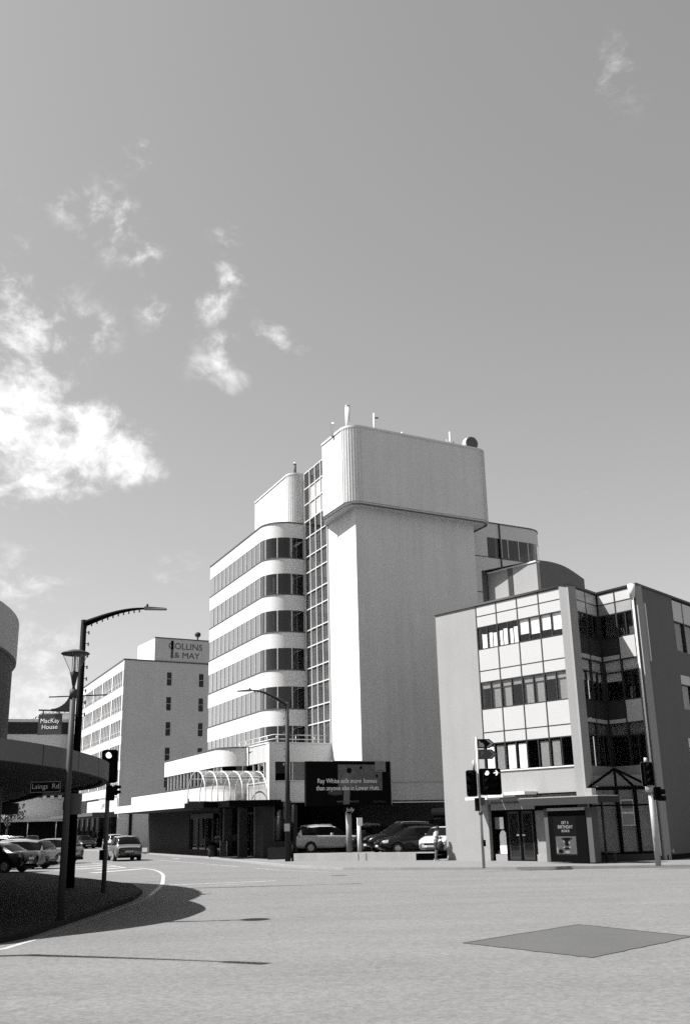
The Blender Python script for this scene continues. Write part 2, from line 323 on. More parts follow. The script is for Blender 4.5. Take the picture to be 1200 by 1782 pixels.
# outward of the pavement (towards the road) is on the right of travel
slab('pavement', far_kerb+[(90,60),(60,140),(-20,170)], far_kerb)
near_kerb = [(-44,-2),(-16.5,13.5),(-9.5,16.6),(-7.2,18.3),(-6.5,21),(-6.45,26),(-6.5,31),(-6.85,34),(-8.0,38),(-10.5,42.5),(-15,50),(-21,52.5),(-22.5,56),(-26,66),(-34,88),(-46,118)]
slab('pavement', near_kerb+[(-80,118),(-80,-2)], near_kerb, m='shaded_corner_paving', km='shaded_corner_paving')  # paving and kerb coloured near black to deepen the veranda shade
def line(name, pts, wd, z=ROAD+.004, m='roadpaint'):
    P = Path(pts); a, b = P.off(-wd/2), P.off(wd/2); n = len(a)
    return structure(MB().add([(q.x,q.y,z) for q in a]+[(q.x,q.y,z) for q in b], [(i, n+i, n+i+1, i+1) for i in range(n-1)]).build(name, m))
line('edge_line', [(-9.5,15.9),(-7.2,17.4),(-6.2,19.2),(-6.1,20.6)], .14)
line('edge_line', [tuple(q[:2]) for q in smooth_pts([(-6.1,20.6,0),(-6.05,26,0),(-6.1,31,0),(-6.3,33.2,0)])], .12, ROAD+.004, 'shadedpaint')  # stretch under the veranda shadow, paint itself darkened to look shaded
line('edge_line', [tuple(q[:2]) for q in smooth_pts([(-6.3,33.2,0),(-6.45,34.5,0),(-6.75,37,0),(-7.15,40,0),(-7.7,43.2,0),(-8.3,46.6,0),(-8.95,49.6,0),(-9.7,52.4,0),(-10.6,54.9,0),(-11.5,56.6,0),(-12.3,57.3,0)])], .15)
for q in (((-12.3,57.3),(-13.3,54.9)), ((-10.9,55.0),(-12.6,51.2)), ((-13.2,59.6),(-15.5,55.4)), ((-14.6,62),(-17.0,58.0))): line('hatch_stripe', q, .6, ROAD+.0041)
line('hatch_edge_line', [(-12.3,57.3),(-14.0,61.5),(-16.5,67)], .14, ROAD+.0042)
line('stop_line', [(-7.0,38.8),(-5.4,39.2),(-2.9,40.0)], .22); line('crossing_line', [(-6.0,37.1),(-3.9,38.4)], .12)
line('lane_line', [(-12.8,69.6),(-9.3,62.2),(-5.8,54.5)], .11); line('lane_line', [(-12.3,72.6),(-11.6,71.2)], .3)
line('lane_line', [(-4.9,52.6),(-3.4,49.3),(-.8,45.9),(2.5,44.3)], .10)
rj = random.Random(8); P4 = [(1.82,18.47),(4.36,21.11),(5.75,18.61),(3.49,16.2)]; P = []
for i in range(4):
    a, b = Vector(P4[i]), Vector(P4[(i+1) % 4]); nn = Vector((b.y-a.y, a.x-b.x)).normalized()
    for k in range(22): P.append(tuple(a.lerp(b, k/22)+nn*rj.gauss(0, .012)))
structure(MB().add([(x,y,ROAD+.004) for x,y in P], [tuple(range(len(P)))[::-1]]).build('road_patch', 'patch'))
Pp = Path(P+[P[0]]); mb = MB(); a, b = Pp.off(-.025), Pp.off(.03); n = len(a)
mb.add([(q.x,q.y,ROAD+.0075) for q in a]+[(q.x,q.y,ROAD+.0075) for q in b], [(i, n+i, n+i+1, i+1) for i in range(n-1)]); structure(mb.build('patch_seam', 'seam'))
def seam(pts, wd, sd):
    r2 = random.Random(sd); pp = [tuple(Vector((q.x+r2.gauss(0,.02), q.y+r2.gauss(0,.02)))) for q in (Vector((v.x, v.y)) for v in smooth_pts([(x, y, 0) for x, y in pts], 14))]
    line('road_seam', pp, wd, ROAD+.003, 'seam')
seam([(-8,41.2),(-5,42.6),(-2.2,41.6)], .04, 4)
structure(MB().prism([(-.6+.33*math.cos(k*math.pi/10), 43.0+.33*math.sin(k*math.pi/10)) for k in range(20)], ROAD-.02, ROAD+.006).build('manhole_cover', 'midmetal'))
structure(MB().add([(-4.2,74,.2),(9,82,.2),(9,60,.2),(3.4,54.6,.2),(-3.1,57.5,.2)], [(4,3,2,1,0)]).build('parking_lot', 'patch'))

# ================================================================ office tower
K, Q, S, E = Vector((-5.18,65.52)), Vector((-1.23,67.82)), Vector((.68,63.62)), Vector((-2.97,71.73))
RT = S+B*9.7
tower = thing('office_tower', 'tall white office tower with rounded window bands and a ribbed lift shaft with overhanging top', 'building', (K.x, K.y, 0))
sills = [20.55-2.72*k for k in range(5)]; heads = [22.07-2.72*k for k in range(6)]
WC = Vector((-5.4766,70.2924))
wl = [WC+A*14.9]+fillet(WC+A*5, WC, E, 1.9, 12)+[E]
W = Path(wl); tcorner = 14.9-1.9*1.1
def bands(P, t0, t1, backdir, mullt, label_white='white', floors=6):
    P.part('parapet', label_white, tower, t0, t1, -.3, 0, 22.07, 23.17)
    P.part('parapet_coping', 'coping', tower, t0, t1, -.34, .05, 23.17, 23.26)
    for k in range(floors-1):
        P.part('spandrel_band', label_white, tower, t0, t1, -.3, 0, heads[k+1], sills[k]-.07)
        P.part('window_sill', 'coping', tower, t0, t1, -.32, .03, sills[k]-.07, sills[k])  # sill strip coloured dark to draw the shadow line below the sill
    zs = [(sills[k], heads[k]) for k in range(min(5, floors))]+([(6.2, heads[5])] if floors > 5 else [])
    for k, (z0, z1) in enumerate(zs):
        for t in mullt[1:-1]: P.part('window_mullion', 'trim', tower, t-.025, t+.025, -.12, .012, z0, z1)
        for i in range(len(mullt)-1): P.part('window_pane', 'glass', tower, mullt[i]+.026, mullt[i+1]-.026, -.045, -.03, z0, z1)
        P.part('ceiling_soffit', 'room', tower, t0, t1, -2.2, -.3, z1-.03, z1+.0)
ml = [.05+i*1.058 for i in range(13)]
mullt = ml+[13.55, W.len-2.2, W.len-1.16, W.len-.17, W.len]
bands(W, 0, W.len, None, mullt)
for z in heads[:5]: pass
wp = W.off(-2.2)
MB().prism([tuple(q) for q in wp]+[tuple(E+A*14)], 6, 23.0).build('office_interior', 'interior', tower)
for t in (13.2, W.len-.72): 
    q, n = W.at(t); q = q-n*.9
    MB().tube((q.x,q.y,6),(q.x,q.y,22.1),.24,n=14).build('inner_column', 'column', tower)
rnd = random.Random(3)
for k, z in enumerate(heads[:5]):       # ceiling light strips and window blinds seen inside
    for i in range(12):
        if rnd.random() < .8: W.part('window_blind', rnd.choice(['greyblind','greyblind','blind']), tower, mullt[i]+.04, mullt[i+1]-.04, -.26, -.25, z-rnd.choice([.4,.7,1.1,1.45]), z)
    for j in range(3): a = W.len-2.1+rnd.random()*1.2; b = -.9-rnd.random(); W.part('ceiling_light', 'blind', tower, a, a+.7, b-.08, b, z-.06, z-.035)
MB().prism([tuple(q) for q in W.off(-.31)]+[tuple(E+A*14)], 23.0, 23.1).build('roof', 'greyrender', tower)
# glazed lift lobby between wing and shaft
CW = F(Q, A, left=True); cols = [0,1.03,2.07,3.1,4.16]
rows = [6.5,8.47,9.67,11.19,12.39,13.91,15.11,16.63,17.83,19.35,20.55,22.0,23.28]
up = [23.28,24.6,25.85,27.1]
mb = Multi()
for c in cols: CW.box(mb, c-.035, c+.035, -.02, .09, 6.5, 27.1)
for z in rows+up[1:]: CW.box(mb, 0, 4.16, -.01, .085, z-.035, z+.035)
mb.build('curtain_wall_bar', 'trim', tower)
for i in range(4):
    for j in range(len(rows)-1): CW.part('window_pane', 'lobbyglass', tower, cols[i]+.036, cols[i+1]-.036, 0, .015, rows[j]+.036, rows[j+1]-.036)
    for j in range(3):
        wh = i < 3 and j < 2
        CW.part('wall_panel' if wh else 'window_pane', 'panel' if wh else 'lobbyglass', tower, cols[i]+.036, cols[i+1]-.036, 0, .015, up[j]+.036, up[j+1]-.036)
for j in range(1, len(rows)-1, 2): CW.part('floor_edge', 'room', tower, .02, 4.1, -.4, -.06, rows[j], rows[j+1])
CW.part('floor_edge', 'room', tower, .02, 4.1, -.4, -.06, 22.0, 23.2)
for t in (2.55, 3.6): 
    q = CW.p(t, -1.2, 0); MB().tube((q[0],q[1],6),(q[0],q[1],23),.12,n=8).build('inner_column', 'room', tower)
MB().prism([CW.p(0,-3.2,0)[:2],CW.p(4.3,-3.2,0)[:2],CW.p(4.3,-6,0)[:2],CW.p(0,-6,0)[:2]], 6, 27.05).build('lobby_core', 'interior', tower)
MB().prism([CW.p(.02,-.4,0)[:2],CW.p(4.15,-.4,0)[:2],CW.p(4.15,-6,0)[:2],CW.p(.02,-6,0)[:2]], 27.0, 27.06).build('lobby_roof', 'greyrender', tower)
# plant room over the left wing
UE = E+A*.12-B*.02; UC = UE-B*1.15
ub = [UC+A*8.0]+fillet(UC+A*5, UC, UE, .75, 8)+[UE, UE+A*8]
U = Path([ub[0]]+ribbed(ub[1:10], .14, .04)+ub[10:])
MB().prism([tuple(q) for q in U.p], 23.0, 27.12).build('plant_room', 'concrete', tower)
Path(ub[:-1]).part('parapet_coping', 'trim', tower, 0, Path(ub[:-1]).len, -.3, .06, 27.12, 27.24)
# lift shaft
SQ = Q+A*.0+NL*.02
sh = [Q+A*.3, S, RT, RT+A*9, Q+A*9+B*1.5]
shp = Path(sh[:4])
MB().prism([tuple(q) for q in shp.p]+[tuple(Q+A*9)], 4.36, 21.98).build('lift_shaft', 'concrete', tower)
base = Path([Q+A*.3, S, RT]); 
base.part('plinth_band', 'white', tower, 0, base.len, -.6, .06, 3.2, 4.36)
Path([S+B*.06, S+B*9.5]).part('plinth_ledge', 'white', tower, 0, 9.4, .0, .11, 4.3, 4.38)
# overhanging plant box
bl, fl, fr_, br = Q-A*1.3+NL*.9, S+NL*.9+NF*.9, S+B*10.75+NF*.9, S+B*10.75+A*8
fa, fb = fillet(bl, fl, fr_, 1.0, 10), fillet(fl, fr_, br, 1.0, 10)
bx = [bl]+fa+fb+[br]; bxr = [bl]+ribbed(fa, .17, .05)+ribbed(fb, .17, .05)+[br]
MB().prism([tuple(q) for q in bxr]+[tuple(bl+B*4+A*8)], 22.12, 27.32).build('plant_box', 'concrete', tower)
Bx = Path(bx); Bx.part('parapet_coping', 'white', tower, 0, Bx.len, -.35, .06, 27.32, 27.46)
MB().prism([tuple(q) for q in Bx.off(-.1)]+[tuple(bl+B*4+A*7.9)], 21.97, 22.13).build('plant_box_soffit', 'white', tower)
for k in range(1): Bx.part('drip_edge', 'coping', tower, 0, Bx.len, -.14, -.04, 21.9, 21.98)
# right wing
rw0 = Vector((11.28,72.71)); rc = rw0+B*4.9
RWp = Path([rw0-B*3.2]+fillet(rw0, rc, rc+A*5, 1.9, 10)+[rc+A*12])
mt = [.02,1.2,2.1,3.1,3.65,4.25,5.27,6.2,7.25,8.3,9.4,10.4,11.4,12.5,13.5,14.5,RWp.len]
bands(RWp, 0, RWp.len, None, mt, floors=3)
MB().prism([tuple(q) for q in RWp.off(-1.8)]+[tuple(rw0-B*3.2+A*12)], 10, 23.0).build('office_interior', 'interior', tower)
RWp.part('parapet', 'white', tower, 0, RWp.len, -.3, 0, 8, heads[2])
fr2 = F(rw0-B*3.2, B)
fr2.part('wall_infill', 'white', tower, -2.5, 2.3, -.25, .02, 8, 22.1); fr2.part('window_pane', 'glass', tower, 2.35, 3.1, .022, .03, 20.6, 22.0)
fr2.part('downpipe', 'midmetal', tower, 3.45, 3.53, .02, .11, 14, 23.2)
# ---- podium
PF = F(K, B)                            # front, from the corner towards the shaft
plen = (Q-K).length
PF.part('parapet', 'white', tower, .42, plen, -.3, 0, 5.75, 6.9); PF.part('parapet_coping', 'trim', tower, .42, plen, -.34, .04, 6.9, 6.97)
PF.part('corner_pier', 'white', tower, 0, .42, -.42, .03, 3.3, 6.97)
PF.part('spandrel_band', 'white', tower, .42, plen+1.9, -.3, 0, 3.3, 4.53); PF.part('window_sill', 'trim', tower, .42, plen, -.3, .04, 4.53, 4.59)
mb = Multi(); c = [.42,1.5,1.68,2.65,3.6,plen]
for t in c[1:-1]: PF.box(mb, t-.03, t+.03, -.2, -.04, 4.59, 5.75)
mb.build('window_mullion', 'trim', tower)
PF.part('podium_interior', 'interior', tower, .45, plen-.05, -1.2, -1.0, 3.4, 6.5)
for i in range(len(c)-1): PF.part('window_pane', 'glass', tower, c[i]+.031, c[i+1]-.031, -.12, -.105, 4.59, 5.75)
PS = F(K, A, left=True)                 # side, from the corner away along the street
for i in range(4): PS.part('wall_panel', 'panel', tower, .04+i*1.04, 1.06+i*1.04, -.3, 0, 5.75, 6.9)
PS.part('parapet_coping', 'trim', tower, .03, 4.2, -.34, .04, 6.9, 6.97)
mb = Multi()
for i in range(1, 4): PS.box(mb, .02+i*1.04, .08+i*1.04, -.2, -.04, 4.55, 5.75)
mb.build('window_mullion', 'trim', tower)
for i in range(4): PS.part('window_pane', 'glass', tower, .081+i*1.04, 1.019+i*1.04, -.12, -.105, 4.55, 5.75)
PS.part('wall_block', 'panel', tower, .3, 4.2, -.3, .02, 3.3, 4.47); PS.part('wall_block_base', 'white', tower, .28, 4.24, -.3, .06, 3.05, 3.3); PS.part('window_sill', 'trim', tower, .3, 4.24, -.3, .07, 4.47, 4.55)
PS.part('shadow_gap', 'coping', tower, 4.22, 4.4, -1.2, -.1, 4.5, 6.9)
bq = Vector((-10.58,73.06)); bf = Vector((-7.0,69.25))
bc = bq-A*((bq-bf).dot(NF)/ (A.dot(NF)) ) if abs(A.dot(NF)) > .1 else bq
bow = [bq+A*10.2]+fillet(bq, bc, bf, 1.7, 12)+[bf]
BW = Path(bow)
BW.part('parapet', 'white', tower, 0, BW.len, -.3, 0, 5.72, 6.9); BW.part('parapet_coping', 'coping', tower, 0, BW.len, -.34, .05, 6.9, 6.97)
mm = [.05+i*.93 for i in range(13)]+[BW.len-3.3, BW.len-2.2, BW.len-.6, BW.len]; mm = sorted(t for t in mm if 0 <= t <= BW.len)
for t in mm[1:-1]: BW.part('window_mullion', 'trim', tower, t-.03, t+.03, -.2, -.04, 4.65, 5.72)
for i in range(len(mm)-1):
    if mm[i+1]-mm[i] > .12: BW.part('window_pane', 'glass', tower, mm[i]+.031, mm[i+1]-.031, -.12, -.105, 4.65, 5.72)
BF = Path([bq+A*21.5]+bow[1:])
BF.part('fascia', 'white', tower, 0, BF.len, -.35, .02, 3.5, 4.58); BF.part('window_sill', 'coping', tower, 0, BF.len, -.38, .06, 4.58, 4.65)
MB().prism([tuple(q) for q in BW.off(-1.5)]+[tuple(bq+A*10+B*4)], 3.4, 6.6).build('podium_interior', 'interior', tower)
MB().prism([tuple(K+B*.8+A*.5-NF*.6), tuple(Q-NF*1.2), tuple(Q+A*3), tuple(K+A*4.1+B*1.2)], 3.4, 6.6).build('podium_interior', 'interior', tower)
MB().prism([tuple(q) for q in BW.off(-.31)]+[tuple(K+A*4.2+B*.31), tuple(K+A*.31+B*.31), tuple(Q-NF*.31), tuple(Q+A*12)], 6.55, 6.68).build('podium_roof', 'greyrender', tower)
# podium railing
mb = MB(); rp = Path([K+A*7-NF*.5+B*.6, K+A*.7+B*.6, Q-NF*.7]); t = 0
for z in (7.22, 7.5): mb.pipe([(q.x,q.y,z) for q in rp.p], .03, 6)
while t < rp.len: q, n = rp.at(t); mb.tube((q.x,q.y,6.6),(q.x,q.y,7.5),.025,n=6); t += 1.4
mb.build('roof_railing', 'galv', tower)
# ground floor, recessed and in shade
gb = K+NL*1.1
GF = F(gb, A, left=True)
GF.part('shop_wall', 'brown', tower, -2.0, -.7, -.3, 0, 0, 3.1); GF.part('shop_wall', 'brown', tower, 14.2, 27, -.3, 0, 0, 3.3)
GF.part('shop_wall', 'brown', tower, 6.8, 14.2, -.3, 0, 2.75, 3.3); GF.part('shop_wall', 'brown', tower, 6.8, 14.2, -.3, 0, 0, .35)
GF.part('shop_sign_board', 'midmetal', tower, 8, 13.6, .01, .09, 2.45, 2.8)
for a, b in ((6.9,8.6),(8.7,10.3),(10.4,12.2),(12.3,14.1)): GF.part('shop_window', 'shopglass', tower, a, b, -.16, -.14, .35, 2.75)
mb = Multi()
for t in (6.85,8.65,10.35,12.25,14.15): GF.box(mb, t-.05, t+.05, -.2, -.08, .35, 2.75)
mb.build('shop_window_frame', 'darkframe', tower)
for a, b in ((-.4,2.4),(2.7,5.2)): 
    GF.part('entrance_door', 'shopglass', tower, a, b, -1.2, -1.17, .05, 2.6)
mb = Multi()
for t in (-.4,.55,1.5,2.4,2.7,3.5,4.3,5.2): GF.box(mb, t-.04, t+.04, -1.24, -1.14, .05, 2.6)
GF.box(mb, -.4, 5.2, -1.24, -1.14, 2.6, 2.75); mb.build('entrance_frame', 'darkframe', tower)
for t in (-.55, 2.55, 5.7): GF.part('entrance_pier', 'midmetal', tower, t-.17, t+.17, -.5, .05, 0, 3.05)
GF.part('door_handle', 'galv', tower, .5, .53, -1.13, -1.1, .9, 1.3)
FF = F(gb-A*2.0-NL*.3, B)
FF.part('shop_wall', 'brown', tower, 0, 2.0, -.3, 0, 0, .95); FF.part('shop_wall', 'brown', tower, 0, .35, -.3, 0, .95, 3.05); FF.part('shop_wall', 'brown', tower, 1.75, 2.0, -.3, 0, .95, 3.05)
FF.part('shop_window', 'shopglass', tower, .45, 1.75, -.15, -.13, 1.0, 2.95); FF.part('shop_window_frame', 'midmetal', tower, .35, .45, -.2, -.02, .95, 3.0)
FF.part('shop_wall', 'brown', tower, 1.9, 2.0, -3.5, -.3, 0, 3.1)
MB().prism([GF.p(-1.5,-1.9,0)[:2],GF.p(26,-2.6,0)[:2],GF.p(26,-6,0)[:2],GF.p(5,-6,0)[:2],GF.p(5,-2.1,0)[:2],GF.p(-1.5,-2.0,0)[:2]], 0, 3.3).build('shop_interior', 'interior', tower)
BWall = F(K+A*5.5+B*.2, B)
BWall.part('recessed_wall', 'brown', tower, 0, 12.0, -.3, 0, 0, 3.3)
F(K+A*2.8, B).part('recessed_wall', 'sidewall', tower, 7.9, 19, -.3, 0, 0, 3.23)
PF.part('podium_soffit', 'white', tower, .02, plen+12, -2.2, -.02, 3.24, 3.3)
# veranda over the footpath
VE = Path([K+NL*4.0+A*27, K+NL*4.0+A*4.6, K+NL*1.0+A*4.6])
VE.part('veranda_fascia', 'white', tower, 0, VE.len-3, -.25, 0, 3.12, 3.66)
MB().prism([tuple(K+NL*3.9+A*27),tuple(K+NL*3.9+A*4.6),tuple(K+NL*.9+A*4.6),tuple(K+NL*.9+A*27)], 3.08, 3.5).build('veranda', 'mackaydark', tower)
MB().prism([tuple(K-A*2.2),tuple(K-A*2.2+NL*3.3),tuple(K+A*.1+NL*3.3),tuple(K+A*.1-B*4.35),tuple(K+A*4.4-B*4.35),tuple(K+A*4.4+NL*.2),tuple(K+B*.1)], 3.0, 3.36).build('entrance_canopy', 'black', tower)
# glazed barrel vault above the entrance
def arch(off, r0=1.95, z0=3.36, ztop=5.25):
    c = K+A*2.2-B*off; pts = []; zc = ztop-1.45
    for i in range(3): pts.append((c+A*r0, z0+(zc-z0)*i/3))
    for i in range(17): a = math.pi*i/16; pts.append((c+A*r0*math.cos(a), zc+1.45*math.sin(a)))
    for i in range(3): pts.append((c-A*r0, zc-(zc-z0)*(i+1)/3))
    return [(q.x, q.y, z) for q, z in pts]
offs = [4.2-.83*i for i in range(6)]
for o_ in offs: MB().pipe(arch(o_), .035, 7).build('canopy_arch', 'trim', tower)
mb = MB()
for i in (0, 7, 11, 15, 22):
    mb.pipe([arch(offs[0])[i], arch(offs[-1])[i]], .025, 6)
mb.build('canopy_rail', 'trim', tower)
for i in range(5):
    a, b = arch(offs[i]-.05, 1.93, ztop=5.23), arch(offs[i+1]+.05, 1.93, ztop=5.23); a, b = a[4:19], b[4:19]; n = len(a)
    MB().add(a+b, [(j, j+1, n+j+1, n+j) for j in range(n-1)], True).build('canopy_pane', 'canopyglass', tower)

# rooftop aerials: things of their own
def aerial(name, label, p, z0, z1, r, m='trim', extra=None, cat='antenna'):
    t = thing(name, label, cat, (p.x, p.y, z0))
    MB().tube((p.x,p.y,z0),(p.x,p.y,z1),r,n=12).build('mast', m, t)
    if extra: extra(t, p)
    return t
rf = lambda s, i: S+B*s+NF*(.9-i)
def caps(t, p): MB().tube((p.x,p.y,29.6),(p.x,p.y,29.66),.19,n=12).build('mast_cap', 'galv', t)
aerial('panel_antenna', 'tall white cylindrical antenna at the rounded corner of the tower roof', rf(.25,2), 27.3, 29.6, .17, extra=caps)
def arms(t, p): MB().box(p.x, p.x+.3, p.y-.03, p.y+.03, 29.1, 29.2).build('side_arm', 'midmetal', t); MB().tube((p.x,p.y,27.3),(p.x,p.y,27.9),.12,n=8).build('mast_foot', 'galv', t)
aerial('whip_antenna', 'slim white mast with a dark side arm on the tower roof edge', rf(2.4,2), 27.3, 29.5, .07, extra=arms)
def stub(t, p): MB().box(p.x-.18, p.x+.18, p.y-.12, p.y+.12, 27.3, 28.2).build('antenna_panel', 'trim', t)
aerial('stub_antenna', 'short white box antenna left of the tall antenna on the tower roof', rf(-.75,2.3), 27.3, 28.3, .1, extra=stub)
def tri(t, p):
    MB().box(p.x-.3, p.x-.16, p.y-.06, p.y+.06, 28.0, 28.7).build('antenna_panel', 'trim', t); MB().box(p.x+.16, p.x+.3, p.y-.06, p.y+.06, 27.9, 28.5).build('antenna_panel', 'galv', t)
    MB().box(p.x-.35, p.x+.35, p.y-.03, p.y+.03, 28.2, 28.28).build('cross_arm', 'galv', t)
aerial('antenna_cluster', 'cluster of two small panels on a mast near the dish on the tower roof', rf(8.9,2), 27.3, 29.25, .06, extra=tri)
def yagi(t, p): MB().tube((p.x-.3,p.y,28.3),(p.x+.3,p.y,28.3),.035,n=6).build('cross_arm', 'galv', t)
aerial('small_aerial', 'small aerial with one cross bar midway along the tower roof', rf(4.7,2), 27.3, 28.5, .05, extra=yagi)
dp = rf(11.0,2.4)+B*.15; dz = 28.85
dish = thing('dish_antenna', 'round microwave dish with dark face at the right end of the tower roof', 'dish', (dp.x, dp.y, 27.3))
dv = Vector((.42,-.9,-.12)).normalized(); c0 = Vector((dp.x,dp.y,dz))
MB().tube(c0-dv*.42, c0+dv*.1, .52, .56, n=28).build('dish_shroud', 'trim', dish)
MB().tube(c0+dv*.101, c0+dv*.13, .5, .47, n=28).build('dish_face', 'midmetal', dish)
MB().tube((dp.x,dp.y+.3,27.2),(dp.x,dp.y+.3,29.0),.07,n=8).build('mast', 'galv', dish)
ep = E+A*1.0-B*.42
pc = thing('vent_pipe', 'short dark vent pipe on the plant room above the left wing', 'pipe', (ep.x, ep.y, 27.2))
MB().tube((ep.x,ep.y,27.1),(ep.x,ep.y,28.25),.11,n=10).build('pipe', 'midmetal', pc); MB().tube((ep.x,ep.y,28.25),(ep.x,ep.y,28.4),.15,.09,n=10).build('cowl', 'trim', pc)
# ================================================================ corner building on the right
c0_, c1_, c2_, c3_ = Vector((4.73,53.56)), Vector((10.54,46.97)), Vector((12.40,49.30)), Vector((13.86,47.28))
cb = thing('corner_office', 'four storey grey corner office with white panel grid and a recessed glazed notch', 'building', (4.73, 53.56, 0))
FR = F(c0_, c1_-c0_); LEN = (c1_-c0_).length
c4_ = c3_+azd(40)*22; cback = c0_+azd(39)*16
G2i, GSi = F(c2_, c3_-c2_), F(c3_, azd(40))
rowsz = [4.2,5.5,6.05,7.2,8.54,9.11,10.22,11.35,11.93,12.48]; ms = [2.9,4.25,5.6,6.95,8.3]
FR.part('wall', 'greyrender', cb, 0, 2.88, -.35, 0, 0, 12.5)
FR.part('wall', 'greyrender', cb, 2.88, LEN-.49, -.35, 0, 2.95, 4.2)
FR.part('column', 'greyrender', cb, LEN-.49, LEN, -.57, .02, 0, 12.5)
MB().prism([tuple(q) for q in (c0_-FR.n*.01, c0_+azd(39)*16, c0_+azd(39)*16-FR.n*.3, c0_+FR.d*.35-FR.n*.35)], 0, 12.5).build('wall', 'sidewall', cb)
mb = Multi()
for t in ms[:-1]: FR.box(mb, t-.035, t+.035, -.1, .012, 4.2, 12.48)
for z in rowsz[1:-1]: FR.box(mb, 2.9, 8.3, -.19, .006, z-.025, z+.025)
FR.box(mb, 2.9, 8.3, -.19, .012, 12.44, 12.52)
for a, b in ((10.22,11.35),(7.2,8.54),(4.2,5.5)):
    for i in range(4): FR.box(mb, (ms[i]+ms[i+1])/2-.025, (ms[i]+ms[i+1])/2+.025, -.1, .004, a+.02, b-.02)
mb.build('facade_bar', 'darkframe', cb)
rnd = random.Random(5)
for i in range(4):
    for j, (a, b) in enumerate(zip(rowsz[:-1], rowsz[1:])):
        if j in (0, 3, 6): 
            for h in range(2):
                s0 = ms[i]+h*(ms[i+1]-ms[i])/2+.03; s1 = s0+(ms[i+1]-ms[i])/2-.06
                FR.part('window_pane', 'mirrorglass', cb, s0, s1, -.04, -.03, a+.026, b-.026)
                if j == 6:
                    if i < 2: FR.part('window_blind', 'blind', cb, s0+(.3 if i == 0 and h == 0 else 0), s0+.24, -.09, -.08, a+.03, a+.78); FR.part('window_blind', 'blind', cb, s0+.3, s1, -.09, -.08, a+.03, a+.74+.1*i)
                    else: FR.part('window_blind', 'blind', cb, s0, s1, -.09, -.08, b-.75-.08*h, b-.03)
                elif j == 3:
                    FR.part('window_blind', 'greyblind', cb, s0, s1, -.09, -.08, b-.32, b-.03)
                    if (i*2+h) % 3 != 0: FR.part('window_blind', 'greyblind', cb, s0, s1, -.14, -.13, a+.03, b-.32)
                else:
                    k = i*2+h
                    if k in (0, 2, 3): FR.part('window_blind', 'blind', cb, s0+.08, s1-.08, -.09, -.08, a+.03, b-.12)
                    elif k in (1, 5, 6): FR.part('window_blind', 'greyblind', cb, s0+.05, s1-.1, -.09, -.08, a+.03, b-.1)
        else: FR.part('facade_panel', 'panel', cb, ms[i]+.03, ms[i+1]-.03, -.1, 0, a+.022, b-.022)
FR.part('window_sill', 'white', cb, 2.95, 8.28, -.1, .05, 4.14, 4.2)
MB().prism([FR.p(.4,-1.6,0)[:2], FR.p(LEN-.6,-1.6,0)[:2], tuple(c2_-Vector((1.2,-.5))), tuple(c0_+azd(39)*15)], .0, 12.3).build('interior', 'interior', cb)
MB().prism([G2i.p(-.1,-.6,0)[:2], G2i.p(2.1,-.6,0)[:2], GSi.p(1.2,-.75,0)[:2], GSi.p(20,-1.0,0)[:2], tuple(c0_+azd(39)*14+FR.d*2)], 0, 12.3).build('interior', 'interior', cb)
for z in (2.97, 6.5, 9.6, 12.38): FR.part('floor_slab', 'room', cb, .36, LEN-.6, -1.6, -.36, z-.12, z)
topp = Path([cback, c0_, c1_, c2_, c3_, c4_])
topp.part('parapet_coping', 'coping', cb, 0, topp.len, -.3, .07, 12.5, 12.6)
MB().prism([tuple(q) for q in topp.off(-.2)], 12.3, 12.42).build('roof', 'greyrender', cb)
# notch, left-hand return
G1 = F(c1_, c2_-c1_); L1 = (c2_-c1_).length; G2 = F(c2_, c3_-c2_); L2 = (c3_-c2_).length
G1.part('column', 'greyrender', cb, .0, .55, -.5, .0, 0, 12.5)
def notch(G, cs, big):
    n = len(cs)-1; zl = [4.16,5.55,6.12,6.36,7.2,8.55,9.12,9.39,10.22,11.36,11.92,12.46]
    mb = Multi()
    for t in cs: G.box(mb, t-.04, t+.04, -.2, .012, 4.16, 12.46)
    for z in (5.55,6.12,7.2,8.55,9.12,10.22,11.36,11.92,12.46): G.box(mb, cs[0], cs[-1], -.19, .006, z-.03, z+.03)
    for a, b in ((4.16,5.55),(7.2,8.55),(10.22,11.36)):
        for i in range(n):
            if big is None or i == 1: G.box(mb, (cs[i]+cs[i+1])/2-.025, (cs[i]+cs[i+1])/2+.025, -.19, .003, a, b)
    mb.build('facade_bar', 'darkframe', cb)
    for i in range(n):
        for j in range(len(zl)-1):
            a, b = zl[j], zl[j+1]; q = (cs[i]+.042, cs[i+1]-.042)
            if big is not None and i == big and j in (2, 6): continue
            if j in (0, 4, 8): G.part('window_pane', 'mirrorglass', cb, *q, -.05, -.04, a, b)
            elif j in (1, 5): G.part('window_pane', 'mirrorglass', cb, *q, -.05, -.04, a, b); G.part('window_blind', 'oldrender' if j == 5 else 'bulk', cb, *q, -.12, -.11, a, b)
            elif j in (3, 7):
                if big is not None and i == big: G.part('facade_panel', 'panel', cb, *q, -.1, 0, zl[j-1]+.03, b-.03)
                else: G.part('spandrel_panel', 'brown', cb, *q, -.1, -.02, a, b)
            else: G.part('facade_panel', 'panel' if j != 9 or big is None else 'greyblind', cb, *q, -.1, 0, a+.03, b-.03)
            if j == 4 and rnd.random() < .8: G.part('window_blind', 'oldrender', cb, *q, -.12, -.11, b-.42, b)
            if j == 8 and big is not None: G.part('window_blind', 'room', cb, *q, -.4, -.39, a, b)
notch(G1, [.56,1.72,L1-.03], None); notch(G2, [.05,1.13,2.2], 1)
G1.part('wall', 'greyrender', cb, .56, L1, -.3, 0, 3.7, 4.16); G2.part('wall', 'greyrender', cb, 0, 2.2, -.3, 0, 3.7, 4.16)
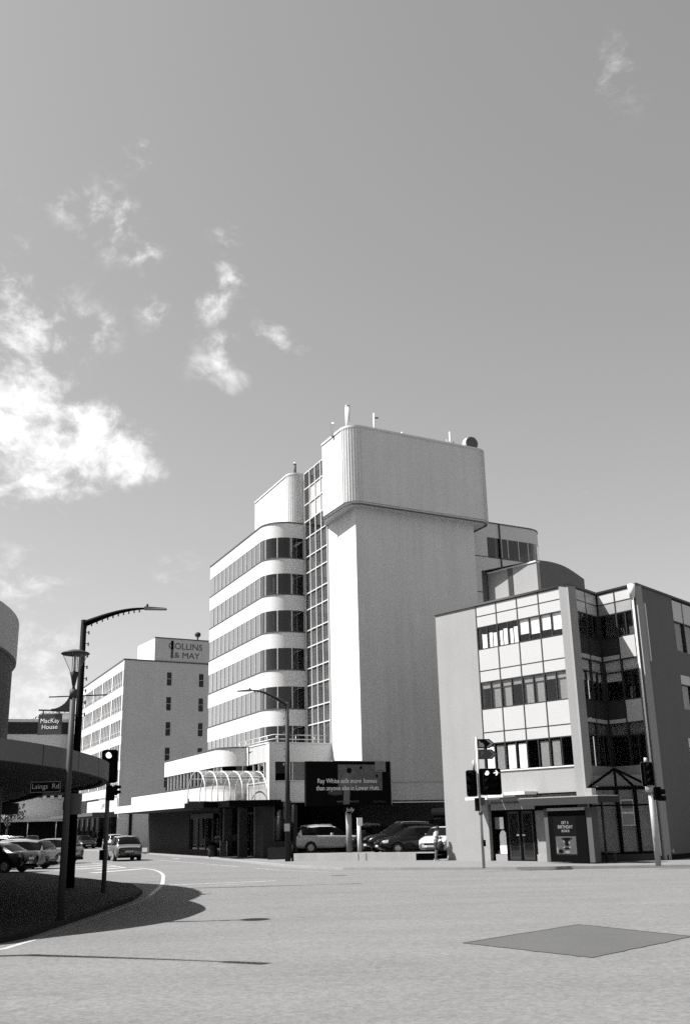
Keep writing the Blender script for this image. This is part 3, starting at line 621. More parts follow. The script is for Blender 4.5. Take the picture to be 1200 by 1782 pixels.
G2.part('column', 'greyrender', cb, 2.2, L2, -.4, .02, 0, 12.5)
pp = G2.p(2.32, .12, 0); dpi = MB().tube((pp[0],pp[1],.2),(pp[0],pp[1],12.2),.05,n=10); dpi.build('downpipe', 'trim', cb)
MB().tube((pp[0],pp[1],11.9),(pp[0],pp[1],12.55),.13,.2,n=12).build('rainwater_head', 'trim', cb)
# glazed porch filling the notch at street level
GP = F(c1_, c3_-c1_); LP = (c3_-c1_).length; pv = [.12,1.43,2.28,LP-.3]
mb = MB()
for t in pv: GP.box(mb, t-.06, t+.06, -.22, -.06, .3, 3.12)
GP.box(mb, .06, LP-.25, -.225, -.055, 3.05, 3.2); GP.box(mb, .06, LP-.25, -.2, -.05, .3, .4); GP.box(mb, .1, LP-.3, -.19, -.08, 2.35, 2.42)
ap = GP.p(1.43, -.15, 3.98)
for t in (.1, 2.3, LP-.25): q = GP.p(t, -.12, 3.15); mb.tube(q, ap, .06, n=6)
q = GP.p(1.43, -.15, 3.1); mb.tube(q, ap, .06, n=6); mb.build('porch_frame', 'black', cb)
for i in range(3):
    GP.part('window_pane', 'shopglass', cb, pv[i]+.061, pv[i+1]-.061, -.15, -.135, .4, 2.35); GP.part('window_pane', 'shopglass', cb, pv[i]+.061, pv[i+1]-.061, -.15, -.135, 2.42, 3.05)
    GP.part('window_blind', 'oldrender', cb, pv[i]+.061, pv[i+1]-.061, -.4, -.39, .3, 3.05)
for t0, t1 in ((.15,1.38),(1.48,2.28),(2.34,LP-.3)):
    a, b = GP.p(t0, -.13, 3.2), GP.p(t1, -.13, 3.2); MB().add([a,b,ap], [(0,1,2)]).build('porch_roof_pane', 'shopglass', cb)
GP.part('wall', 'brown', cb, .06, LP-.25, -.3, -.02, 0, .3)
MB().prism([tuple(c1_+GP.d*.2-GP.n*.45), tuple(c3_-GP.d*.2-GP.n*.45), tuple(c2_-GP.n*.4)], 3.25, 3.7).build('soffit', 'greyrender', cb)
GP.part('notice_frame', 'trim', cb, 1.56, 2.14, -.13, -.12, 1.5, 2.02+.6); GP.part('notice_sheet', 'bulk', cb, 1.585, 2.115, -.12, -.112, 1.53, 2.59); GP.part('notice_header', 'signgrey', cb, 1.60, 2.10, -.112, -.106, 2.25, 2.55)
text('FOR LEASE', .11, GP, 1.85, -.105, 2.05, 'letter', cb)
# street-level front with doors
FR.part('wall', 'interior', cb, 2.9, 8.3, -1.9, -1.5, 0, 2.95); FR.part('wall', 'greyrender', cb, 2.9, 8.3, -1.4, -.02, 2.62, 2.95)
FR.part('fascia_board', 'greyrender', cb, 3.05, 5.75, -.3, -.02, 2.33, 2.72)
FR.part('fascia_board', 'black', cb, 5.75, 8.3, -.3, -.02, 2.3, 2.94); FR.part('fascia_sign', 'bulk', cb, 6.05, 8.2, -.02, .02, 2.5, 2.85)
mb = Multi()
for t in (2.98,3.82,4.66,5.5,6.62): FR.box(mb, t-.06, t+.06, -.35, -.2, 0, 2.33)
FR.box(mb, 2.98, 6.62, -.34, -.21, 2.26, 2.34); mb.build('shopfront_frame', 'black', cb)
FR.part('window_pane', 'shopglass', cb, 3.04, 3.76, -.28, -.265, .3, 2.26); FR.part('stall_riser', 'greyrender', cb, 3.04, 3.76, -.33, -.2, 0, .3)
for a, b in ((3.88,4.6),(4.72,5.44)): 
    dd = FR.part('door', 'darkframe', cb, a, b, -.3, -.24, .05, 2.26); FR.part('handle', 'trim', dd, (b-.2 if a < 4 else a+.03), (b-.03 if a < 4 else a+.2), -.24, -.2, 1.13, 1.2); FR.part('door_glass', 'shopglass', dd, a+.1, b-.1, -.239, -.235, .2, 2.15)
FR.part('window_poster', 'blind', cb, 3.35, 3.6, -.26, -.255, 1.45, 2.0); FR.part('window_poster', 'bulk', cb, 3.06, 3.33, -.26, -.255, 1.45, 2.0)
P = [FR.p(t, -.26, z) for t, z in [(3.3,.32),(3.74,.32),(3.74,1.1)]+[(3.52+.22*math.cos(math.pi*k/8), 1.1+.3*math.sin(math.pi*k/8)) for k in range(1, 8)]+[(3.3,1.1)]]
MB().add(P, [tuple(range(len(P)))]).build('window_poster', 'blind', cb)
FR.part('window_film', 'greyblind', cb, 5.56, 6.56, -.3, -.25, .3, 2.26); FR.part('stall_riser', 'greyrender', cb, 5.56, 6.56, -.33, -.2, 0, .3)
FR.part('window_film', 'greyblind', cb, 6.68, 8.28, -.3, -.25, .3, 2.26); FR.part('stall_riser', 'greyrender', cb, 6.68, 8.28, -.33, -.2, 0, .3)
for t0, t1, z in ((2.3,3.7,2.82),(3.75,4.7,2.9),(4.75,6.0,2.98)): FR.part('entrance_awning', 'white', cb, t0, t1, -.0, .95, z, z+.14)
FR.part('fascia_cap', 'black', cb, 3.0, 8.3, -.02, .06, 2.95, 3.02)
# side wall to the right
GS = F(c3_, azd(40)); 
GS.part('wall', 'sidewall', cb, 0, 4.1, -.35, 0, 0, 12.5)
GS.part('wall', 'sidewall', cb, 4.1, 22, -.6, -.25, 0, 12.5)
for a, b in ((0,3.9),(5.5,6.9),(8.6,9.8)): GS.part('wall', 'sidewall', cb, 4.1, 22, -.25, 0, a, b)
for z0, z1, z2 in ((3.9,5.0,5.5),(6.9,8.1,8.6),(9.8,11.3,12.4)):
    for i in range(5):
        a = 4.1+i*1.3; GS.part('window_pane', 'mirrorglass', cb, a+.03, a+1.27, -.12, -.105, z0, z1); GS.part('facade_panel', 'panel', cb, a+.03, a+1.27, -.12, -.02, z1+.04, z2)
    mb = Multi()
    for i in range(6): GS.box(mb, 4.1+i*1.3-.03, 4.1+i*1.3+.03, -.2, 0, z0, z2)
    GS.box(mb, 4.1, 10.6, -.19, -.005, z1, z1+.04); mb.build('facade_bar', 'darkframe', cb)
GS.part('white_pipe', 'trim', cb, .62, .7, 0, .08, 8.9, 11.7); GS.part('pipe_clip', 'galv', cb, .58, .74, 0, .1, .3, .45)
GS.part('wall_base', 'black', cb, .1, 22, 0, .05, 0, .22)
# roof-top plant room with curved roof
po = c0_+azd(39)*2.5+azd(138.3)*2.16; PH = F(po, azd(138.3)); pl_ = 3.36
PH.part('plant_room_wall', 'greyrender', cb, 0, pl_, -.25, 0, 12.3, 14.8); PH.part('parapet_coping', 'white', cb, 0, pl_, -.3, .05, 14.8, 14.88)
PH.part('wall_slot', 'darkframe', cb, 1.42, 1.74, 0, .03, 12.4, 14.8)
pc_ = po+azd(138.3)*pl_; PD = F(pc_, azd(39)); pr = []
for i in range(13): t = 5.5*i/12; pr.append((t, 14.83+.32*math.sin(math.pi*min(1, t/5.5*.86+.07))-.25*max(0, t/5.5-.6)))
vs = [PD.p(t, 0, z) for t, z in pr]+[PD.p(t, -pl_, z) for t, z in pr]; n = len(pr)
vs += [PD.p(t, 0, 12.3) for t, z in pr]+[PD.p(t, -pl_, 12.3) for t, z in pr]
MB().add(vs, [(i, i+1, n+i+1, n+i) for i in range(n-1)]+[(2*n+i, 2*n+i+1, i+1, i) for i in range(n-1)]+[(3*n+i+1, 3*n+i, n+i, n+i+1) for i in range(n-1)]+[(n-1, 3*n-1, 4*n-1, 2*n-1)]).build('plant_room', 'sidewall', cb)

# ================================================================ grey office with the roof sign
cc = Vector((-24.37,109.3))
ob = thing('old_office', 'five storey office with blank grey end wall and a lettered rooftop box', 'building', (cc.x, cc.y, 0))
CE = F(cc, B); CS = F(cc+A*29, -A)       # end wall; street front (travel towards the corner)
CE.part('end_wall', 'oldrender', ob, 0, 14, -.3, 0, 0, 19.5); CE.part('parapet_coping', 'coping', ob, -.02, 14, -.35, .05, 19.5, 19.64)
for col_ in ((4.93,5.42),(8.7,9.2)):
    for k in range(6):
        z1 = 18.38-2.72*k
        if z1 < 4: break
        wdw = CE.part('window', 'black', ob, *col_, 0, .035, z1-1.42, z1); CE.part('pane', 'darkpane', wdw, col_[0]+.04, col_[1]-.04, .035, .042, z1-.68, z1-.04); CE.part('pane', 'darkpane', wdw, col_[0]+.04, col_[1]-.04, .035, .042, z1-1.38, z1-.74)
        CE.part('sill', 'white', wdw, col_[0]-.05, col_[1]+.05, 0, .08, z1-.73, z1-.69)
CS.part('parapet', 'facadewhite', ob, 0, 29, -.3, 0, 18.45, 19.5); CS.part('parapet_coping', 'coping', ob, 0, 29, -.35, .05, 19.5, 19.64)
for k in range(5):
    z1 = 18.45-2.64*k; z0 = z1-1.75
    CS.part('spandrel_band', 'facadewhite', ob, 0, 29, -.3, 0, z0-.89, z0)
    for i in range(6):
        t = 28.6-5.6*(i+1)
        if t < -5: break
        t0, t1 = max(t+.35, 0), t+5.6-.15
        if t1-t0 < .8: continue
        wdw = CS.part('window', 'glass', ob, t0, t1, -.2, -.18, z0, z1)
        nm = max(1, int((t1-t0)/.8)); mb = MB()
        for j in range(nm+1): u = t0+(t1-t0)*j/nm; CS.box(mb, u-.09, u+.09, -.16, .02, z0, z1)
        CS.box(mb, t0, t1, -.16, -.05, z0+.45, z0+.52); mb.build('frame', 'facadewhite', wdw)
        CS.part('blind', 'greyblind', wdw, t0, t1, -.45, -.43, z0, z1)
    for i in range(7): t = 28.6-5.6*i; CS.part('pier', 'facadewhite', ob, max(t-.15, 0), min(t+.4, 29), -.3, .04, z0, z1)
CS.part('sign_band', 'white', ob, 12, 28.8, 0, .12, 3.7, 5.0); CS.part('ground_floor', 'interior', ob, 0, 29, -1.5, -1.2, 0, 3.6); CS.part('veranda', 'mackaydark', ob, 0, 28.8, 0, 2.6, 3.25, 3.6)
text('LAW', .9, CS, 21.5, .125, 4.35, 'letterdark', ob)
for i in range(9): CS.part('shop_pier', 'midmetal', ob, i*3.4+.4, i*3.4+.75, -1.2, -.9, 0, 3.25)
MB().prism([tuple(cc+A*.3+B*.3), tuple(cc+A*29), tuple(cc+A*29+B*13), tuple(cc+B*13.9)], 19.3, 19.42).build('roof', 'greyrender', ob)
rb = cc+B*3.45-NF*.05
RB = F(rb, B); RS = F(rb+A*6, -A)
RB.part('roof_box', 'oldrender', ob, 0, 9, -6, 0, 19.42, 22.15); RS.part('roof_box_side', 'facadewhite', ob, 0, 6, 0, .04, 19.42, 22.15); RB.part('parapet_coping', 'coping', ob, -.05, 9, -.2, .05, 22.15, 22.27)
text('COLLINS', 1.0, RB, 3.55, .02, 21.35, 'letterdark', ob, sx=1.02); text('& MAY', .95, RB, 3.75, .02, 20.35, 'letterdark', ob, sx=1.08)
RB.part('sign_post', 'black', ob, 1.86, 2.1, 0, .08, 21.0, 21.95); RB.part('sign_post', 'midmetal', ob, 1.86, 2.1, 0, .06, 20.0, 21.0)
rv = RB.p(5.4, -1, 0); v = thing('roof_vent', 'small dark rotating vent on the lettered rooftop box', 'vent', (rv[0], rv[1], 22.2))
MB().tube((rv[0],rv[1],22.15),(rv[0],rv[1],22.9),.1,n=8).build('vent_stem', 'midmetal', v); MB().lathe([(.02,-.35),(.3,-.2),(.36,0),(.3,.2),(.05,.32)], (rv[0],rv[1],23.05), 12).build('vent_head', 'darkmetal', v)

# ================================================================ round-cornered building on the left
mk = thing('drum_building', 'round cornered grey building at left with a wide dark veranda', 'building', (-24, 31, 0))
mc = Vector((-24.45, 31.2))
def drum(r, z0, z1, name, m, a0=-78, a1=75, th=.4):
    n = 40; o_ = [(mc.x+r*math.cos(R(a0+(a1-a0)*i/n)), mc.y+r*math.sin(R(a0+(a1-a0)*i/n))) for i in range(n+1)]
    return Path(o_[::1]).sweep(MB(), 0, Path(o_).len, -th, 0, z0, z1).build(name, m, mk)
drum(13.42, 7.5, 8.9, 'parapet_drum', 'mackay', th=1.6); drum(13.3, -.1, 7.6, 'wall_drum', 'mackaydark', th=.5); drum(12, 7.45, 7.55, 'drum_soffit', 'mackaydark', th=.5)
MB().prism([(mc.x+12.3*math.cos(R(-78+153*i/30)), mc.y+12.3*math.sin(R(-78+153*i/30))) for i in range(31)]+[(-42,45),(-42,14)], 8.6, 8.9).build('roof', 'greyrender', mk)
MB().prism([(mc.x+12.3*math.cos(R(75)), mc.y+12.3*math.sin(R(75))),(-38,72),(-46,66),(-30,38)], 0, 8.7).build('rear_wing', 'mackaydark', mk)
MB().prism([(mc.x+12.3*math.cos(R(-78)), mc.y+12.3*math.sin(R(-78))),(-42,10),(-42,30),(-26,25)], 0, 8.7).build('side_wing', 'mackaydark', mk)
vo = [(-30,12.5,3.95),(-16,17.3,3.95),(-9.9,19.4,3.9),(-8.85,20.7,3.87),(-7.6,22.25,3.8),(-6.76,23.9,3.7),(-6.45,25.6,3.62),(-6.42,27.2,3.55),(-6.95,29.3,3.53),(-7.8,31.3,3.5),(-9.1,33.6,3.5),(-10.6,36.2,3.5),(-12.4,40.2,3.5),(-15.4,46.6,3.5),(-19.5,53.5,3.5),(-23.4,60,3.5)]
vo = [tuple(q) for q in smooth_pts(vo)]
vin = [(-30,63,3.5),(-17,42,3.5),(-13,35,3.5),(-12.2,30,3.55),(-13,25,3.7),(-17,21,3.9),(-30,17,3.95)]
allp = vo+vin; mb = MB(); mb.prism([p[:2] for p in allp], [p[2]-.4 for p in allp], [p[2]-.06 for p in allp]); mb.build('veranda', 'mackaydark', mk)
mb = MB()
for i in range(len(vo)-1):
    a, b = Vector(vo[i]), Vector(vo[i+1]); d = (b-a).to_2d().normalized(); nn = Vector((d.y, -d.x, 0))
    mb.hexa([a-nn*.12-Vector((0,0,.46)), a+nn*.04-Vector((0,0,.46)), b+nn*.04-Vector((0,0,.46)), b-nn*.12-Vector((0,0,.46)), a-nn*.12, a+nn*.04, b+nn*.04, b-nn*.12])
mb.build('veranda_fascia', 'veranda', mk)
for i in range(8, len(vo)-12, 5):
    a = Vector(vo[i]); d = (Vector(vo[i+1])-Vector(vo[i-1])).to_2d().normalized(); nn = Vector((d.y, -d.x)); MB().prism([tuple(a.to_2d()+nn*.035-d*.012), tuple(a.to_2d()+nn*.035+d*.012), tuple(a.to_2d()+nn*.043+d*.012), tuple(a.to_2d()+nn*.043-d*.012)], a.z-.45, a.z-.005).build('fascia_joint', 'darkmetal', mk)
MB().box(-9.6,-9.5,25,27,7.0,7.0+.01).build('ledge', 'mackaydark', mk)
us = thing('hanging_sign', 'dark box sign hanging under the dark rounded veranda', 'sign', (-14.5, 45, 2.6))
u = F((-15.9,43.5), (1,.12)); u.part('sign_box', 'signgrey', us, 0, 2.0, -.08, .08, 2.55, 3.0)
for t in (.3, 1.7): q = u.p(t, 0, 3.0); MB().tube(q, (q[0],q[1],3.12), .02, n=6).build('hanger', 'midmetal', us)

# ================================================================ far buildings along the left of the street
def farbld(name, label, o, length, depth, h, wallm, fins, ver=True, topm='coping'):
    t = thing(name, label, 'building', (o[0], o[1], 0)); o = Vector(o); f = F(o, A); f2 = F(o+B*0, A)
    MB().prism([tuple(o), tuple(o+A*length), tuple(o+A*length-B*depth), tuple(o-B*depth)], 3.6, h).build('wall', wallm, t)
    MB().prism([tuple(o-B*.9), tuple(o+A*length-B*.9), tuple(o+A*length-B*depth), tuple(o-B*depth)], 0, 3.6).build('shop_interior', 'interior', t)
    MB().prism([tuple(o+B*.05-A*.05), tuple(o+A*length+B*.05), tuple(o+A*length-B*depth), tuple(o-B*depth-A*.05)], h, h+.18).build('parapet_coping', topm, t)
    if ver:
        MB().prism([tuple(o+B*2.6), tuple(o+A*length+B*2.6), tuple(o+A*length+B*.02), tuple(o+B*.02)], 3.15, 3.5).build('veranda', 'white', t)
        for i in range(int(length/4)): q = o+A*(1+i*4)+B*2.4; MB().tube((q.x,q.y,0),(q.x,q.y,3.15),.05,n=6).build('veranda_post', 'trim', t)
    n = int(length/fins[0])
    for side in (0,):
        ff = F(o+A*.0, A)
        for i in range(n):
            a = (i+.2)*fins[0]; ff2 = [o+A*a, o+A*(a+fins[1])]
            for (z0, z1) in fins[2]:
                MB().prism([tuple(ff2[0]+B*.04), tuple(ff2[1]+B*.04), tuple(ff2[1]-B*.1), tuple(ff2[0]-B*.1)], z0, z1).build('window', 'interior', t)
    return t, f
t = thing('far_building', 'pale finned block closing the view down the street under the dark veranda', 'building', (-40, 142, 0)); f = F((-47.5,139), (1,.32))
f.part('wall', 'facadewhite', t, 0, 13.5, -9, 0, 3.4, 14.6); f.part('top_band', 'darkmetal', t, -.1, 13.6, -9, .1, 14.6, 16.2); f.part('roof_edge', 'facadewhite', t, -.2, 13.7, -9.2, .2, 16.2, 16.6); f.part('shop_front', 'interior', t, 0, 13.5, -8, -.3, 0, 3.4); f.part('veranda', 'white', t, -1, 13.6, 0, 2.4, 3.1, 3.5)
for i in range(7): f.part('window', 'interior', t, 5.6+i*1.0, 6.1+i*1.0, 0, .03, 6.2, 11.5); f.part('fin', 'white', t, 6.12+i*1.0, 6.56+i*1.0, 0, .25, 6.0, 11.8)
for i in range(3): f.part('window', 'bulk', t, .5+i*1.6, 1.7+i*1.6, 0, .03, 6.0, 8.2)
for i in range(4): q = f.p(.8+i*3.6, 2.3, 0); MB().tube((q[0],q[1],0),(q[0],q[1],3.1),.06,n=6).build('veranda_post', 'trim', t)
f.part('pale_block', 'oldrender', t, 5.2, 9.6, -8, -1, 16.6, 17.6)
farbld('far_building', 'grey two storey shop with veranda along the left kerb of the street', (-43.5,118), 18, 12, 9.5, 'sidewall', (2.6,1.5,((4.6,6.2),)))
farbld('far_building', 'low dark shop block hidden mostly behind the round cornered building', (-34.6,93), 22, 14, 7.1, 'brown', (2.2,1.3,((4.4,6.0),)))
# small street tree behind the lettered street sign
def tree(label, p, h, r, seed, cat='tree', group=None):
    t = thing('street_tree', label, cat, (p[0], p[1], 0), group=group); rr = random.Random(seed)
    mb = MB(); mb.pipe([(p[0],p[1],0),(p[0]+.1,p[1],h*.35),(p[0],p[1]+.1,h*.7)], [.16,.12,.05], 8)
    for i in range(9):
        a = rr.random()*6.28; z = h*(.35+.4*rr.random()); q = (p[0]+math.cos(a)*r*.7, p[1]+math.sin(a)*r*.7, z+h*.2); mb.pipe([(p[0],p[1],z*.8), q], [.05,.015], 5)
    mb.build('trunk', 'bark', t); mb = MB()
    for i in range(900):
        c = rr.randrange(14); cr = random.Random(seed*31+c); a = cr.random()*6.28; q = Vector((p[0]+math.cos(a)*r*.75*cr.random(), p[1]+math.sin(a)*r*.75*cr.random(), h*(.5+.45*cr.random())))
        q += Vector((rr.gauss(0,1), rr.gauss(0,1), rr.gauss(0,.8)))*r*.24
        u = Vector((rr.gauss(0,1), rr.gauss(0,1), rr.gauss(0,1))).normalized(); v_ = u.orthogonal().normalized(); s_ = .12+.14*rr.random()
        mb.add([q-u*s_, q+v_*s_*.5, q+u*s_, q-v_*s_*.5], [(0,1,2,3)])
    mb.build('crown', 'leaf', t); return t
tree('leafy street tree in front of the pale finned block', (-42.2,128.5), 7.2, 2.4, 4)
tree('taller loose tree showing above the dark veranda beside the house sign', (-43.8,152), 19.5, 3.0, 9)
# ================================================================ street lamps
def festoon_lamp(label, p, h, armdir, arm, bar, base_m='darkmetal', up_=.55, bulbs=True, group='street lamps with strings of bulbs'):
    t = thing('street_lamp', label, 'street lamp', (p[0], p[1], 0), group=group)
    x, y = p; d = Vector(armdir).normalized()
    MB().tube((x,y,0),(x,y,h),.16,.10,14).build('pole', base_m, t)
    pts = []
    for i in range(13):
        k = i/12; pts.append((x+d.x*arm*k, y+d.y*arm*k, h-.15+up_*math.sin(k*math.pi/2*1.05)))
    MB().pipe(pts, [.12-.085*i/12 for i in range(13)], 8).build('arm', base_m, t)
    e = Vector(pts[-1]); d3 = Vector((d.x, d.y, -.04)); s3 = Vector((-d.y, d.x, 0))
    hd = MB(); q = [e-d3*.1, e+d3*.7]
    hd.hexa([q[0]-s3*.09-Vector((0,0,.05)), q[1]-s3*.12-Vector((0,0,.03)), q[1]+s3*.12-Vector((0,0,.03)), q[0]+s3*.09-Vector((0,0,.05)), q[0]-s3*.07+Vector((0,0,.07)), q[1]-s3*.08+Vector((0,0,.03)), q[1]+s3*.08+Vector((0,0,.03)), q[0]+s3*.07+Vector((0,0,.07))])
    lh = hd.build('lamp_head', 'midmetal', t); MB().tube(e+Vector((0,0,.05)), e+Vector((0,0,.16)), .04, n=8).build('photocell', base_m, lh)
    if bar: 
        bz, b0, b1 = bar; bd = Vector((1, -.12)).normalized(); MB().tube((x+bd.x*b0, y+bd.y*b0, bz),(x+bd.x*b1, y+bd.y*b1, bz),.022,n=6).build('banner_arm', base_m, t)
    if bulbs:
        def bulb(q): MB().lathe([(.01,.07),(.022,.04),(.024,0),(.028,-.03),(.02,-.06),(.005,-.07)], q, 8).build('festoon_bulb', 'galv' if base_m != 'black' else 'midmetal', t)
        for i in range(1, 12): a, b = Vector(pts[i]), Vector(pts[i-1]); q = a.lerp(b, .5); bulb((q.x, q.y, q.z-.14+.07*i/12))
        for i in range(8): q = (x+d.x*.2, y+d.y*.2, h-.45-.42*i); MB().tube((x,y,q[2]),(q[0],q[1],q[2]),.015,n=5).build('bulb_bracket', base_m, t); bulb((q[0], q[1], q[2]-.02))
    return t
l1 = festoon_lamp('dark street lamp with festoon bulbs on its arm, beside the house sign at left', (-9.63,36.27), 9.2, (1, .05), 2.28, (6.45,-1.15,1.0), 'black')
l2 = festoon_lamp('slim street lamp standing in front of the white office tower podium', (-3.52,57.43), 8.5, (-1, -.05), 2.1, (6.7,-.05,.9), 'darkmetal', up_=.85)
MB().box(-3.7,-3.4,57.22,57.26,1.55,1.95).build('pole_notice', 'galv', l2)
festoon_lamp('street lamp at the near left corner whose arm shades the road', (-11.95,17.75), 9.15, (4.2,-2.05), 3.5, None, 'darkmetal', bulbs=False)
b = MB(); b.tube((-3.23,57.35,0),(-3.23,57.35,.86),.1,n=10); b.build('bollard', 'black'); tag(bpy.data.objects['bollard'], 'short black bollard at the foot of the tower street lamp', 'bollard')
# ---- decorative lamp with the house sign
px, py = -6.43, 23.62
dl = thing('sign_lamp', 'grey lamp post with flat conical glass lantern and a curved bracket', 'street lamp', (px, py, 0))
MB().tube((px,py,0),(px,py,4.95),.082,.066,16).build('pole', 'lampgrey', dl)
MB().tube((px,py,4.8),(px,py,5.0),.085,.085,14).build('collar', 'lampgrey', dl)
MB().lathe([(.05,5.0),(.03,5.06),(.045,5.12),(.075,5.28),(.11,5.4),(.02,5.42)], (px,py,0), 16).build('lamp_stem', 'darkmetal', dl)
MB().lathe([(.09,5.4),(.2,5.62),(.295,5.82)], (px,py,0), 24).build('lantern_glass', 'lampglass', dl)
for k in range(4): a = k*math.pi/2+.2; MB().tube((px+.09*math.cos(a),py+.09*math.sin(a),5.4),(px+.29*math.cos(a),py+.29*math.sin(a),5.82),.006,n=5).build('lantern_rib', 'lampgrey', dl)
MB().lathe([(.0,5.93),(.12,5.92),(.31,5.86),(.335,5.83),(.3,5.81),(0,5.82)], (px,py,0), 28).build('lantern_cap', 'lampgrey', dl)
MB().tube((px,py,5.42),(px,py,5.8),.03,n=8).build('lamp_tube', 'trim', dl)
for k in (-1, 1): MB().tube((px+.06*k,py,5.42),(px+.06*k,py,5.8),.008,n=5).build('lamp_rod', 'lampgrey', dl)
MB().tube((px,py,4.5),(px-.8,py+.08,4.55),.025,.022,10).build('bracket_arm', 'lampgrey', dl)
mb = MB(); vs = []
for i in range(9):
    k = i/8; xx = px-.06-.42*(1-math.cos(k*math.pi/2)); zz = 4.98-.42*math.sin(k*math.pi/2); vs.append((xx, zz))
pl2 = [(px-.05,4.5)]+vs[::1]+[(px-.5,4.53)]
for (dy) in (0,): mb.add([(x,py-.02,z) for x,z in pl2]+[(x,py+.02,z) for x,z in pl2], [tuple(range(len(pl2)))]+[tuple(range(2*len(pl2)-1,len(pl2)-1,-1))]+[(i,i+len(pl2),(i+1) % len(pl2)+len(pl2),(i+1) % len(pl2)) for i in range(len(pl2))])
mb.build('bracket_gusset', 'lampgrey', dl)
hs = thing('house_sign', 'dark square sign reading MacKay House hung under a curved bracket at left', 'sign', (px-.65, py+.06, 3.5))
SF = F((px-.99, py+.1), (1, -.1))
for q in (.3, .68): SF.part('sign_hanger', 'midmetal', hs, q-.012, q+.012, -.01, .01, 4.44, 4.53)
sp = SF.part('sign_panel', 'signgrey', hs, .2, .76, -.012, .016, 3.98, 4.45)
text('MacKay', .145, SF, .48, .018, 4.29, 'letter', sp, sx=1.02, ext=.002); text('House', .145, SF, .48, .018, 4.15, 'letter', sp, sx=1.02, ext=.002)
ss = thing('street_name_sign', 'dark street name plate reading Laings Rd with a white border', 'street sign', (px-.4, py, 2.7))
LF = F((px-.87, py+.02), (1, -.05)); LF.part('name_plate', 'signblack', ss, 0, .72, -.02, .0, 2.68, 2.94)
for a, b, c, d_ in ((0.01,.71,2.69,2.705),(.01,.71,2.915,2.93),(.01,.025,2.705,2.915),(.695,.71,2.705,2.915)): LF.part('border', 'bulk', ss, a, b, 0, .003, c, d_)
text('Laings  Rd', .155, LF, .36, .002, 2.82, 'galv', ss, sx=1.0, ext=.002); LF.part('bracket', 'midmetal', ss, .3, .86, -.05, -.02, 2.62, 2.67)
cbx = thing('control_box', 'plain grey metal box strapped behind the sign lamp post', 'box', (px+.2, py+.5, 1.9)); MB().box(px+.02,px+.26,py+.12,py+.3,2.2,2.66).build('cabinet', 'midmetal', cbx); MB().box(px-.12,px+.02,py+.1,py+.16,2.3,2.5).build('strap', 'midmetal', cbx)
# ================================================================ traffic lights
def lantern(t, f, s0, z0, wd, h, lit, cols=1, board=True, aspects=3, o=0):
    if board:
        n = 6; r = .09; pts = []
        for cx, cz, a0 in ((wd-r, h-r, 0), (r, h-r, 90), (r, r, 180), (wd-r, r, 270)):
            for k in range(n): a = R(a0+90*k/(n-1)); pts.append((cx+r*math.cos(a), cz+r*math.sin(a)))
        for nm, ex, o0, o1, m in (('backing_board', 0, -.03, 0, 'black'), ('board_edge', .012, -.034, -.03, 'galv')):
            vs = [f.p(s0+a*(1+2*ex/wd)-ex, o+o1, z0+b*(1+2*ex/h)-ex) for a, b in pts]+[f.p(s0+a*(1+2*ex/wd)-ex, o+o0, z0+b*(1+2*ex/h)-ex) for a, b in pts]; m_ = len(pts)
            MB().add(vs, [tuple(range(m_)), tuple(range(2*m_-1, m_-1, -1))]+[(i, m_+i, m_+(i+1) % m_, (i+1) % m_) for i in range(m_)]).build(nm, m, t)
    hw = .16; f.part('signal_housing', 'black', t, s0+wd*.5-hw*cols, s0+wd*.5+hw*cols, o, o+.16, z0+h*.08, z0+h*.95)
    for c in range(cols):
        for k in range(aspects):
            cx = s0+wd*.5+(c-(cols-1)/2)*.36; cz = z0+h*.83-k*h*.31; on = lit and k == 0
            p0 = Vector(f.p(cx, o+.161, cz)); nn = Vector((f.n.x, f.n.y, 0)); r = .1
            mname = 'lampon' if on and not (cols == 2 and c == 1) else 'black'
            L_ = MB().tube(p0, p0+nn*.012, r, n=18).build('signal_lens', mname, t)
            mb = MB(); m = 12; ra = r*1.08
            u = Vector((f.d.x, f.d.y, 0)); z_ = Vector((0,0,1)); A_, B_ = [], []
            for i in range(m+1):
                a = R(-25+230*i/m); e = u*math.cos(a)*ra+z_*math.sin(a)*ra; A_.append(p0+e); B_.append(p0+e*.97+nn*(.2 if .15 < i/m < .85 else .09)-z_*.02)
            mb.add(A_+B_, [(i, i+1, m+2+i, m+1+i) for i in range(m)]); mb.build('visor', 'black', L_)
            if on and cols == 2 and c == 1:
                ar = [(-.1,.024),(.06,.024),(.0,.085),(.04,.115),(.16,0),(.04,-.115),(.0,-.085),(.06,-.024),(-.1,-.024)]
                MB().add([tuple(p0+u*a+z_*b+nn*.02) for a, b in ar], [tuple(range(len(ar)))[::-1]]).build('arrow', 'lampon', L_)
    return t
# left: beside the round veranda
tl = thing('traffic_light', 'dark traffic light pole in shade at left with one bright lamp', 'traffic light', (-7.75, 33.19, 0), group='traffic light poles')
MB().tube((-7.75,33.19,0),(-7.75,33.19,3.3),.075,.07,12).build('pole', 'midmetal', tl)
fL = F((-7.97, 33.1), (1, .05)); lantern(tl, fL, 0, 3.28, .5, 1.02, True)
fS = F((-7.8, 33.5), (.35, -1), left=True); lantern(tl, fS, 0, 2.7, .3, .5, False, board=False, aspects=2); fS.part('bracket', 'black', tl, .1, .4, -.1, .05, 2.75, 3.2)
MB().box(-7.9,-7.78,33.05,33.2,.95,1.25).build('push_button_box', 'black', tl)
